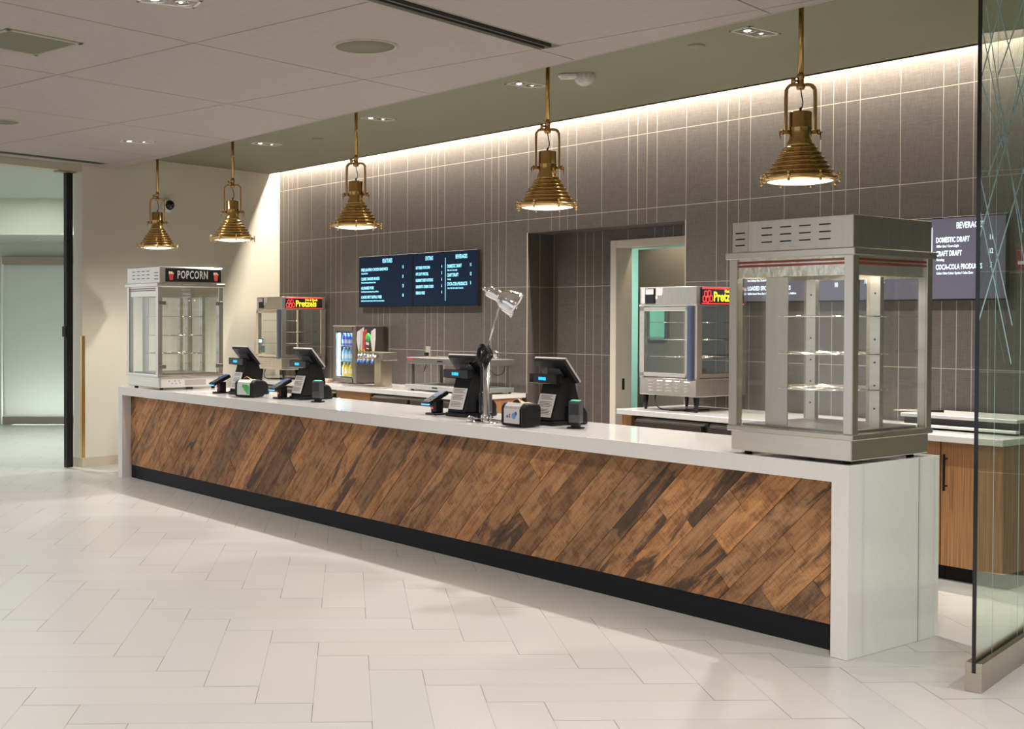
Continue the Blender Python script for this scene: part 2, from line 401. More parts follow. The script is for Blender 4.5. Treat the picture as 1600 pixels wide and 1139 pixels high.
# ================================================================== FLOOR
def build_floor():
    W, L, n = .2336, 4, 4
    d = V(.824, -.566, 0).normalized(); p = V(.566, .824, 0).normalized()
    org = V(-5.369, 2.958, 0)
    bm = bmesh.new(); col = bm.loops.layers.color.new('tone'); g = .0016
    def inside(c):
        return -21 < c.x < 1.5 and -3.5 < c.y < 9.6 and -3 < c.x*hx+c.y*hy < 13
    def rect(x0, x1, y0, y1):
        pts = [org+p*(x*W)+d*(y*W) for x, y in ((x0, y0), (x1, y0), (x1, y1), (x0, y1))]
        c = sum(pts, V(0, 0, 0))/4
        if not inside(c): return
        cc = [(q+(c-q).normalized()*g*1.5) for q in pts]
        f = bm.faces.new([bm.verts.new(q) for q in cc])
        k = random.uniform(.988, 1.008)
        for l in f.loops: l[col] = (.715*k, .705*k, .685*k, 1)
    for s in range(-40, 41):
        for i in range(-110, 111):
            a, b = i+s*n, i-s*n
            rect(a-1, a, b-1, b+L-1+0)          # V tile: right edge on line x=a
            rect(a, a+L, b-1, b)                # H tile
    bmesh.ops.recalc_face_normals(bm, faces=bm.faces)
    for f in bm.faces:
        if f.normal.z < 0: f.normal_flip()
    me = bpy.data.meshes.new('floor'); bm.to_mesh(me); bm.free()
    o = bpy.data.objects.new('floor', me); COL.objects.link(o); me.materials.append(tile_floor_mat()); struct(o)
    b = MB(); b.box(-22, 2.5, -4.5, 10.5, -.12, -.0012); o2 = b.build('floor_grout', grout, o)
build_floor()

# ================================================================== CEILINGS
SOF = 5.395
JU = [-1.25+.0, .19, 1.634, 3.076, 4.518, 5.960, 7.402]; JV = [-4.12, -2.735, -1.348, .036, 1.423, 2.811, 4.200, 5.588, 6.972, 8.36, 9.747]
def ceiling():
    # lobby ceiling cut into big panels along the joints, clipped at the soffit line y = SOF
    bm = bmesh.new(); gap = .0045
    us = [-2.7]+JU+[8.9]; vs = [-5.5]+JV+[10.884]
    slots = [(2.2, 5.985, 4.035, 4.195), (3.0, 7.43, 10.545, 10.70)]
    def clip(poly, ax, lim, keep_less):
        out = []
        for i in range(len(poly)):
            a, b = poly[i], poly[(i+1) % len(poly)]; fa, fb = a[ax]-lim, b[ax]-lim
            if keep_less: fa, fb = -fa, -fb
            if fa >= 0: out.append(a)
            if fa*fb < 0: t = fa/(fa-fb); out.append(a.lerp(b, t))
        return out
    cells = []
    for a, b in zip(us, us[1:]):
        for c, e in zip(vs, vs[1:]): cells.append((a+gap, b-gap, c+gap, e-gap))
    for s in slots:
        nc = []
        for (a, b, c, e) in cells:
            if s[0] < b and s[1] > a and s[2] < e and s[3] > c:
                x0, x1, y0, y1 = max(a, s[0]), min(b, s[1]), max(c, s[2]), min(e, s[3])
                for q in ((a, x0, c, e), (x1, b, c, e), (x0, x1, c, y0), (x0, x1, y1, e)):
                    if q[1]-q[0] > 1e-4 and q[3]-q[2] > 1e-4: nc.append(q)
            else: nc.append((a, b, c, e))
        cells = nc
    for (a, b, c, e) in cells:
        poly = [uv_(a, c, ZF), uv_(b, c, ZF), uv_(b, e, ZF), uv_(a, e, ZF)]
        poly = clip(poly, 1, SOF, True)
        if len(poly) < 3: continue
        lo = [bm.verts.new(p) for p in poly]; hi = [bm.verts.new(p+V(0, 0, .012)) for p in poly]
        bm.faces.new(lo); bm.faces.new(hi[::-1])
        for i in range(len(lo)): bm.faces.new([lo[i], hi[i], hi[(i+1) % len(lo)], lo[(i+1) % len(lo)]])
    bmesh.ops.recalc_face_normals(bm, faces=bm.faces)
    me = bpy.data.meshes.new('ceiling'); bm.to_mesh(me); bm.free(); me.materials.append(ceil_m)
    o = struct(bpy.data.objects.new('ceiling', me)); COL.objects.link(o)
    b = MB(); b.prism([(x, y) for x, y in ((-14, SOF), (2.5, SOF), (2.5, -5), (-10.1, -5))], ZF+.09, ZF+.12, 'z'); b.build('ceiling_backing', mat('ceiling_void', (.03, .025, .02), .9), o)
    b = MB(); b.box(-12.2, 2.5, SOF-.006, SOF, ZF-.004, ZB); b.build('soffit_edge_trim', mat('soffit_trim', (.50, .45, .38), .5), o)
ceiling()
b = MB(); b.box(-12.72, 2.5, SOF, 7.578, ZB, ZB+.05); b.box(-12.9, 2.5, 7.53, 7.578, ZB, ZB+.30); struct(b.build('trim_1', upper_c)).name = 'ceiling_bar'
b = MB(); b.box(-12.9, 2.5, 7.53, 7.80, 3.56, 3.60); struct(b.build('trim_cove', mat('cove_white', (.8, .77, .7), .6)))

# linear slot diffusers
def slot_diffuser(u0, u1, v0, v1, label):
    root = empty('slot_diffuser', uv_((u0+u1)/2, (v0+v1)/2, ZF), math.atan2(hy, hx), label, 'ceiling vent', 'linear slot diffusers in the lobby ceiling')
    L, W = (u1-u0)/2, (v1-v0)/2
    b = MB()
    for y0, y1 in ((-W, -W+.008), (W-.008, W)): b.box(-L, L, y0, y1, -.003, .07)
    for x0, x1 in ((-L, -L+.008), (L-.008, L)): b.box(x0, x1, -W, W, -.003, .07)
    b.build('frame', mat('slot_frame', (.42, .40, .31), .5), root)
    b = MB(); b.box(-L+.01, L-.01, -W+.01, W-.01, .060, .068); b.build('backing', mat('slot_backing', (.26, .25, .19), .6), root)
    b = MB(); b.box(-L+.01, L-.01, -.008, .008, .0, .045); b.box(-L+.01, L-.01, W*.5, W*.5+.006, .0, .045); b.build('blade', mat('slot_blade', (.06, .06, .05), .4), root)
slot_diffuser(2.2, 5.985, 4.035, 4.195, 'long dark slot air vent in lobby ceiling, above and left of the wall strobe')
slot_diffuser(3.0, 7.43, 10.545, 10.70, 'long dark slot air vent in ceiling beside the doorway at left')

def downlight(loc, rz, label, group, first=[None]):
    root = empty('recessed_downlight', loc, rz, label, 'ceiling light', group)
    b = MB(); X, Y, t = .076, .150, .016
    b.box(-X, X, -Y, -Y+t, -.004, .004); b.box(-X, X, Y-t, Y, -.004, .004); b.box(-X, -X+t, -Y, Y, -.004, .004); b.box(X-t, X, -Y, Y, -.004, .004)
    b.build('trim_frame', mat('downlight_trim', (.85, .82, .76), .3, .2), root)
    b = MB(); b.box(-X+t, X-t, -Y+t, Y-t, .002, .006); b.build('backplate', mat('downlight_black', (.02, .02, .02), .4), root)
    for s, on in ((-1, 1), (1, 1)):
        b = MB(); b.lathe([(.054, -.003), (.054, .0015), (.036, .0015), (.030, -.002)], (0, s*.066, -.001), 28); r = b.build('lamp_ring', chrome, root)
        b = MB(); b.lathe([(.0005, -.002), (.020 if s < 0 else .008, -.002), (.020 if s < 0 else .008, .001)], (0, s*.066-.008, -.002), 24); b.build('lamp', glow_d, r)
    return root
labs = ['twin-lamp downlight in bar ceiling nearest the glass partition, by the nearest pendant rod', 'twin-lamp downlight in bar ceiling beside the strobe, left of second-nearest pendant rod',
        'twin-lamp downlight in bar ceiling right of the middle pendant rod', 'twin-lamp downlight in bar ceiling right of the second-farthest pendant rod']
for (x, y), l in zip(BAR_DL, labs): downlight((x, y, ZB), .0, l, 'twin downlights in the bar ceiling')
downlight((-10.22, 4.73, ZF), -.2+PI/2*0, 'twin-lamp downlight in lobby ceiling near the far left pendant', 'twin downlights in the lobby ceiling')
downlight((-5.61, 2.77, ZF), -.2, 'twin-lamp downlight cut by the top edge of the picture', 'twin downlights in the lobby ceiling')

def round_speaker(loc, r, label):
    root = empty('ceiling_speaker', loc, 0, label, 'speaker', 'round ceiling speakers')
    b = MB(); b.lathe([(r*.87, -.002), (r*.90, -.007), (r*.98, -.007), (r, -.001), (r, .002)], seg=48); b.build('bezel', mat('speaker_bezel', (.42, .39, .30), .5), root)
    b = MB(); b.lathe([(.001, -.004), (r*.88, -.004), (r*.88, .002)], seg=48); b.build('grille', mat('speaker_grille', (.23, .22, .155), .7, bump=.4, bscale=400), root)
round_speaker((-5.855, 4.145, ZF), .195, 'large round olive ceiling speaker beside the long slot vent')
round_speaker((-9.84, 3.39, ZF), .13, 'small round ceiling speaker at the left edge of the picture')
root = empty('return_air_grille', (-6.95, 2.505, ZF), math.atan2(hy, hx), 'square olive return air grille in the lobby ceiling', 'ceiling vent')
b = MB(); S, t = .245, .030
for q in ((-S, S, -S, -S+t), (-S, S, S-t, S), (-S, -S+t, -S, S), (S-t, S, -S, S)): b.box(*q, -.008, .003, .003)
b.build('frame', mat('grille_frame', (.36, .34, .25), .5), root)
b = MB(); b.box(-S+t, S-t, -S+t, S-t, -.004, .002)
b.build('perforated_panel', mat('grille_panel', (.19, .18, .125), .7, bump=.5, bscale=300), root)

root = empty('fire_strobe', (-6.195, 6.215, ZB), math.radians(47), 'white ceiling fire strobe with clear lens and red lettering', 'fire alarm')
b = MB(); b.box(-.12, .0, -.045, .045, -.032, 0, .014, seg=3); b.sphere((-.08, 0, -.012), .05, (1.1, 1, .45)); b.build('body', white_p, root)
b = MB(); b.sphere((.05, 0, -.020), .074, (1, .9, .95)); b.build('lens', mat('strobe_lens', (.55, .53, .48), .15, var=.7, vscale=30), root)
b = MB(); b.text('FIRE', .026, TR((-.115, -.02, -.0335), rx=PI), ext=.0003); b.build('lettering', mat('red_print', (.6, .05, .04), .5), root)
tag(MB().lathe([(.001, -.012), (.045, -.012), (.055, -.006), (.055, 0)], seg=28).build('sprinkler_cover', upper_c, loc=(-5.105, 6.172, ZB)), 'round sprinkler cover plate in bar ceiling behind the strobe', 'sprinkler', 'sprinkler covers in the bar ceiling')
tag(MB().lathe([(.001, -.012), (.045, -.012), (.055, -.006), (.055, 0)], seg=28).build('sprinkler_cover', upper_c, loc=(-9.9, 6.45, ZB)), 'round sprinkler cover plate in bar ceiling between the two far downlights', 'sprinkler', 'sprinkler covers in the bar ceiling')

# ================================================================== WALLS
YW = 7.731
b = MB()
b.box(-12.75, -8.335, YW, YW+.12, 0, 3.62); b.box(-6.49, 2.5, YW, YW+.12, 0, 3.62); b.box(-8.335, -6.49, YW, YW+.12, 2.345, 3.62)
struct(b.build('wall_back', tile_x))
b = MB(); b.box(-8.335-.1, -7.60, 8.06, 8.20, 0, 2.345); b.box(-7.60, -6.49, 8.06, 8.20, 2.253, 2.36); b.box(-8.335, -6.49, YW+.12, 8.20, 2.3451, 2.40); struct(b.build('wall_recess', tile_x))
b = MB(); b.box(-8.455, -8.3351, YW+.12, 8.06, 0, 2.345); b.box(-6.4899, -6.37, YW+.12, 8.2, 0, 2.345); struct(b.build('wall_recess_side', tile_y))
# metal trim at recess corners
mt = mat('tile_edge_trim', (.52, .45, .37), .35, .4)
b = MB()
b.box(-8.339, -8.331, YW-.004, YW+.004, .87, 2.349); b.box(-6.494, -6.486, YW-.004, YW+.004, .87, 2.349)
struct(b.build('trim_recess', mt))
# kitchen door frame + kitchen
b = MB()
b.box(-7.60, -7.53, 8.045, 8.255, 0, 2.253, .004); b.box(-7.53, -6.45, 8.045, 8.255, 2.185, 2.253, .004)
root = struct(b.build('door_1', beige_f))
b = MB(); b.box(-7.532, -7.528, 8.13, 8.16, .93, 1.03); b.build('strike_plate', black, root)
b = MB(); b.box(-9.2, -5.2, 10.6, 10.7, 0, 2.8); b.box(-9.3, -9.2, 8.2, 10.7, 0, 2.8); b.box(-5.2, -5.1, 8.2, 10.7, 0, 2.8); struct(b.build('wall_kitchen', mint))
b = MB(); b.box(-9.3, -5.1, 8.2, 10.7, 2.55, 2.6); struct(b.build('ceiling_kitchen', mint))
spot('kitchen_warm_fill', (-7.30, 8.40, 2.52), 16, 100, .6, (1, .80, .60), .04, target=(-7.42, 8.63, 1.75))  # unseen spot added to cast a warm patch on the steel door
area('kitchen_troffer', (-7.9, 9.6, 2.53), 40, 1.2, .6, (.80, 1, .93), rot=(0, 0, 0))
root = empty('kitchen_swing_door', (-7.80, 8.63, 0), math.radians(-1), 'stainless steel swing door with rounded window inside the kitchen', 'door')
root['category'] = 'door'
b = MB()
wx0, wx1, wz0, wz1 = .105, .36, 1.36, 1.66
b.box(0, wx0, 0, .045, .02, 2.20); b.box(wx1, .95, 0, .045, .02, 2.20); b.box(wx0, wx1, 0, .045, .02, wz0); b.box(wx0, wx1, 0, .045, wz1+.06, 2.20)
b.build('door_leaf', mat('door_steel', (.50, .45, .38), .30, .55), root)
def rrect(x0, x1, z0, z1, r, n=6):
    P = []
    for cx, cz, a0 in ((x1-r, z1-r, 0), (x0+r, z1-r, 90), (x0+r, z0+r, 180), (x1-r, z0+r, 270)):
        for k in range(n+1): a = math.radians(a0+90*k/n); P.append((cx+r*math.cos(a), cz+r*math.sin(a)))
    return P
b = MB(); P = rrect(wx0, wx1, wz0, wz1+.06, .05); pts = [V(x, -.008, z) for x, z in P]; pts.append(pts[0]); b.tube(pts, .022, sub=0); b.build('window_gasket', grey_p, root)
b = MB(); b.box(wx0, wx1, .018, .026, wz0, wz1+.06); b.build('window_pane', glass('mint_pane', (.75, .95, .88)), root)
b = MB(); b.box(-8.6, -7.85, 9.6, 10.0, .0, .95, .01); b.box(-8.6, -7.85, 9.55, 10.0, 1.35, 1.38); tag(b.build('kitchen_worktable', steel), 'steel kitchen work table seen through the doorway gap', 'table')

# white wall at left on the building grid (plane v = 10.884)
VW = 10.884
def slab(name, u0, u1, v0, v1, z0, z1, m, parent=None, bev=0):
    b = MB(); b.prism([(uv_(u, v).x, uv_(u, v).y) for u, v in ((u0, v0), (u1, v0), (u1, v1), (u0, v1))], z0, z1, 'z', bev=bev)
    return b.build(name, m, parent)
U0 = 7.333                                    # end of the white wall (corner seen beside the counter)
struct(slab('wall_left', U0, 10.9, VW, VW+.16, 0, 3.40, wallp))
struct(slab('baseboard_left', U0-.008, 10.2, VW-.012, VW+.17, 0, .10, mat('baseboard_cream', (.56, .50, .39), .6)))
struct(slab('wall_header', 2.5, U0, VW+.0, VW+.16, 3.069, 3.40, mat('header_cream', (.55, .52, .42), .7)))
b = MB(); p = uv_(U0+.004, VW-.006)
o = slab('corner_guard', U0-.006, U0+.030, VW-.006, VW-.002, .10, 1.368, brass_l)
b = MB(); b.prism([(uv_(u, v).x, uv_(u, v).y) for u, v in ((U0-.006, VW-.006), (U0-.002, VW-.006), (U0-.002, VW+.03), (U0-.006, VW+.03))], .10, 1.368, 'z'); b.build('guard_flange', brass_l, o)
tag(o, 'thin brass corner guard on the edge of the cream wall', 'corner guard')
# black sliding door edge in the opening
root = empty('sliding_glass_door', uv_(7.16, 10.93), math.atan2(hy, hx), 'black framed door edge standing in the doorway at left', 'door')
b = MB(); b.box(.0, .075, -.03, .03, 0.01, 3.065, .003); b.build('stile', black, root)
b = MB(); b.box(-.02, .0, -.03, .03, 1.36, 1.47, .003); b.build('latch', black, root)
b = MB(); b.box(-.10, .10, -.05, .05, 3.05, 3.069); b.build('top_bracket', mat('bracket_tan', (.32, .26, .18), .5), root)

# ---- vestibule beyond: frosted doors at ~45 deg
fd = V(.566, .824, 0).normalized(); fn = V(-.824, .566, 0).normalized(); F0 = V(-17.7, 6.03, 0)
def fw(a, n, z=0): return F0+fd*a+fn*n+V(0, 0, z)
def fslab(name, a0, a1, n0, n1, z0, z1, m, parent=None):
    b = MB(); b.prism([(fw(a, n).x, fw(a, n).y) for a, n in ((a0, n0), (a1, n0), (a1, n1), (a0, n1))], z0, z1, 'z'); return b.build(name, m, parent)
struct(fslab('wall_vestibule', -3.0, 3.6, .06, .16, 2.446, 3.4, wallg))
struct(fslab('wall_vestibule_left', -3.0, .0, .06, .16, 0, 2.446, wallg))
struct(fslab('wall_vestibule_right', 2.2, 3.6, .06, .16, 0, 2.446, wallg))
struct(fslab('trim_bulkhead', -3.4, 3.8, -1.819, -1.70, 2.641, 3.3, mat('bulkhead_cream', (.62, .62, .52), .7)))
struct(fslab('ceiling_vestibule_low', -3.4, 3.8, -1.70, .16, 2.641, 2.68, wallg))
b = MB(); b.prism([(p.x, p.y) for p in (uv_(.5, VW+.165), uv_(9.3, VW+.165), fw(3.8, -1.819), fw(-4.4, -1.819))], 3.115, 3.2, 'z'); struct(b.build('ceiling_vestibule', mat('vestibule_ceiling', (.52, .57, .51), .7)))
root = empty('frosted_double_door', fw(1.1, 0), math.atan2(fd.y, fd.x), 'frosted glass door with bronze top and bottom rails beyond the doorway', 'door')
b = MB(); b.box(-1.04, 1.1, -.012, .012, .118, 2.334); b.build('glass_pane', frost, root)
b = MB(); b.box(-1.06, 1.1, -.03, .03, .008, .118, .003); b.build('bottom_rail', mat('bronze_rail', (.34, .30, .25), .3, 1), root)
b = MB(); b.box(-1.06, 1.1, -.03, .03, 2.334, 2.446, .003); b.build('top_rail', MATS['bronze_rail'], root)
tag(fslab('ceiling_vent_plate', .70, .80, -.9, -.7, 2.630, 2.641, white_p), 'small flat vent plate under the vestibule ceiling', 'ceiling vent')
area('door_backlight', fw(1.0, .55, .12), 22, 1.9, .3, (.92, 1, .96), target=fw(1.0, 0, 1.0))  # unseen light low behind the door, added to grade the frosted pane
struct(fslab('wall_far', -3, 4, 2.2, 2.3, 0, 3, wallg))

# ================================================================== FRONT COUNTER
XL, XR, YF, YBK, ZC, ZS = -11.212, -3.239, 4.985, 5.752, .890, .807
b = MB(); e = .087
# waterfall: outline in xz, extruded along y
b.prism([(XL, 0), (XL+e, 0), (XL+e, ZS), (XR-e, ZS), (XR-e, 0), (XR, 0), (XR, ZC), (XL, ZC)], YF, YBK, 'y')
ct = b.build('waterfall_countertop', quartz_m); tag(ct, 'long white quartz worktop folding down to the floor at both ends', 'countertop')
m_ = ct.modifiers.new('b', 'BEVEL'); m_.width = .0025; m_.segments = 2
# end seam strip
b = MB(); b.box(XR+.0005, XR+.0015, 5.566, 5.572, 0.002, ZC-.002); b.build('panel_seam', mat('seam_grey', (.30, .30, .27), .6), ct)
base = empty('counter_base', (XL, 5.09, 0), 0, 'counter front of diagonal reclaimed wood planks above a black toe kick', 'counter')
def planks():
    x0, x1, z0, z1 = XL+e+.002, XR-e-.002, .125, ZS-.002
    bm = bmesh.new(); uvl = bm.loops.layers.uv.new('grain'); col = bm.loops.layers.float_color.new('plank')
    s2 = math.sqrt(.5)
    # rotated coords: a along (1,1)/sqrt2, c across (1,-1)/sqrt2
    c = (x0-z1)*s2; cend = (x1-z0)*s2
    def clip(poly, f):
        out = []
        for i in range(len(poly)):
            p, q = poly[i], poly[(i+1) % len(poly)]; a, b_ = f(p), f(q)
            if a >= 0: out.append(p)
            if a*b_ < 0: t = a/(a-b_); out.append((p[0]+(q[0]-p[0])*t, p[1]+(q[1]-p[1])*t))
        return out
    while c < cend:
        wd = random.choice((.085, .10, .12, .13, .145, .155)); a = (x0+z0)*s2-2 - random.random()
        a = -11*0+a
        amin, amax = (x0+z0)*s2-.2, (x1+z1)*s2+.2
        # only the part of this strip that crosses the band
        cm = c+wd/2; lo = (2*z0*s2+cm) if False else (cm+2*s2*z0); hi = (cm+2*s2*z1)
        a = lo-wd-random.uniform(0, .9)
        while a < hi+wd:
            ln = random.choice((.7, 1.0, 1.4, 1.9)) ; g = .0011
            P = [(a+g, c+g), (a+ln-g, c+g), (a+ln-g, c+wd-g), (a+g, c+wd-g)]
            poly = [((u+v)*s2, (u-v)*s2) for u, v in P]
            for f in (lambda p: p[0]-x0, lambda p: x1-p[0], lambda p: p[1]-z0, lambda p: z1-p[1]): poly = clip(poly, f) if len(poly) > 2 else []
            if len(poly) > 2:
                dy = random.uniform(-.003, .002)
                fr = [bm.verts.new((p[0]-XL, -.012+dy, p[1])) for p in poly]; bk = [bm.verts.new((p[0]-XL, .012, p[1])) for p in poly]
                fs = [bm.faces.new(fr)]
                for i in range(len(fr)): fs.append(bm.faces.new([fr[i], bk[i], bk[(i+1) % len(fr)], fr[(i+1) % len(fr)]]))
                r = (random.betavariate(2, 1.7), random.random(), random.random()); ou, ov = random.uniform(0, 50), random.uniform(0, 50)
                for f in fs:
                    for l in f.loops:
                        X, Z = l.vert.co.x, l.vert.co.z
                        l[uvl].uv = ((X+Z)*s2+ou, (X-Z)*s2+ov); l[col] = (*r, 1)
            a += ln
        c += wd
    bmesh.ops.recalc_face_normals(bm, faces=bm.faces)
    me = bpy.data.meshes.new('wood_cladding'); bm.to_mesh(me); bm.free(); me.materials.append(barn_m)
    o = bpy.data.objects.new('wood_cladding', me); COL.objects.link(o); o.parent = base
planks()
b = MB(); b.box(e+.001, XR-XL-e-.001, .012, .06, .0, ZS-.001); b.build('carcass', mat('carcass_dark', (.02, .014, .01), .8), base)
b = MB(); b.box(e+.001, XR-XL-e-.001, -.004, .012, .0, .1245); b.build('toe_kick', toe, base)
b = MB(); b.box(e+.001, XR-XL-e-.001, .06, .60, .06, ZS-.001); b.build('cabinet_body', mat('laminate_grey', (.16, .15, .14), .5), base)

# ================================================================== BACK COUNTERS
YB0 = 6.955
def worktop(x0, x1, label, poly=None):
    b = MB()
    if poly: b.prism(poly, .832, .872, 'z')
    else: b.box(x0, x1, YB0, YW-.001, .832, .872, .003)
    return tag(b.build('back_worktop', quartz_m), label, 'countertop')
zL = -12.62
worktop(0, 0, 'white quartz worktop along the tiled wall under the left menu screens', [(-12.50, YB0), (-8.345, YB0), (-8.345, YW-.001), (-12.66, YW-.001)])
worktop(-6.50, -3.541, 'white quartz worktop along the tiled wall right of the kitchen doorway')
def cabinet(x0, x1, label, doors, handle=None, m=oak, group=None):
    root = empty('base_cabinet', (x0, 7.003, 0), 0, label, 'cabinet', group)
    w_ = x1-x0
    b = MB(); b.box(0, w_, .022, .70, .09, .831); b.build('body', m, root)
    b = MB(); b.box(.0, w_, .06, .68, 0, .0895); b.build('toe_kick', toe, root)
    k = w_/doors
    for i in range(doors):
        b = MB(); b.box(i*k+.0025, (i+1)*k-.0025, 0, .020, .092, .829, .001); d = b.build('door', m, root)
        if handle and handle[i] is not None:
            hx_ = handle[i]-x0
            b = MB(); b.box(hx_-.006, hx_+.006, -.040, -.028, .54, .76, .002); b.box(hx_-.004, hx_+.004, -.03, 0, .565, .573); b.box(hx_-.004, hx_+.004, -.03, 0, .727, .735); b.build('handle', black, d)
    return root
cabinet(-10.39, -9.80, 'oak base cabinet below the drinks cooler and tap tower', 1)
cabinet(-3.935, -3.56, 'oak base cabinet with black bar handle at the end by the glass partition', 1, [-3.897])
cabinet(-4.42, -3.937, 'oak base cabinet left of the cabinet with the black bar handle', 1, [None])
b = MB(); b.box(-6.485, -6.39, 7.003, 7.70, 0.0, .831); tag(b.build('end_panel', oak), 'oak end panel supporting the worktop beside the kitchen doorway', 'panel')
def fridge(x0, x1, label, ndoor, group='undercounter fridges below the back worktops'):
    root = empty('undercounter_fridge', (x0, 7.0, 0), 0, label, 'fridge', group); w_ = x1-x0
    b = MB(); b.box(0, w_, .045, .70, .05, .815, .003); b.build('body', steel_d, root)
    b = MB(); b.box(.01, w_-.01, .020, .044, .792, .802, .002); b.build('top_rail', steel, root)
    k = w_/ndoor
    for i in range(ndoor):
        b = MB(); b.box(i*k+.012, (i+1)*k-.03, .0, .044, .10, .786, .004); d = b.build('door', mat('fridge_door', (.15, .125, .115), .42, .7), root)
        b = MB(); b.box(i*k+.012, (i+1)*k-.03, -.004, .03, .786, .790, .001); b.build('top_edge', chrome, d)
    for xx in (.05, w_-.05):
        for yy in (.12, .6): MB().cyl((xx, yy, 0), (xx, yy, .05), .02).build('foot', rubber, root)
    b = MB(); b.box(w_*.36, w_*.36+.11, -.002, .0, .725, .752); b.build('badge', mat('badge_gold', (.20, .15, .03), .4), root)
    return root
fridge(-12.30, -10.42, 'long dark undercounter fridge at the far left below the pretzel cabinet', 3)
fridge(-9.78, -8.55, 'dark undercounter fridge below the heated shelf', 2)
b = MB(); b.box(-8.53, -8.36, 7.003, 7.70, 0, .831); tag(b.build('end_panel', oak), 'oak end panel of the left back counter beside the recess', 'panel')
fridge(-6.37, -5.70, 'dark undercounter fridge with brass badge below the near pretzel cabinet', 1)
fridge(-5.68, -4.44, 'dark undercounter fridge hidden partly behind the near display warmer', 2)

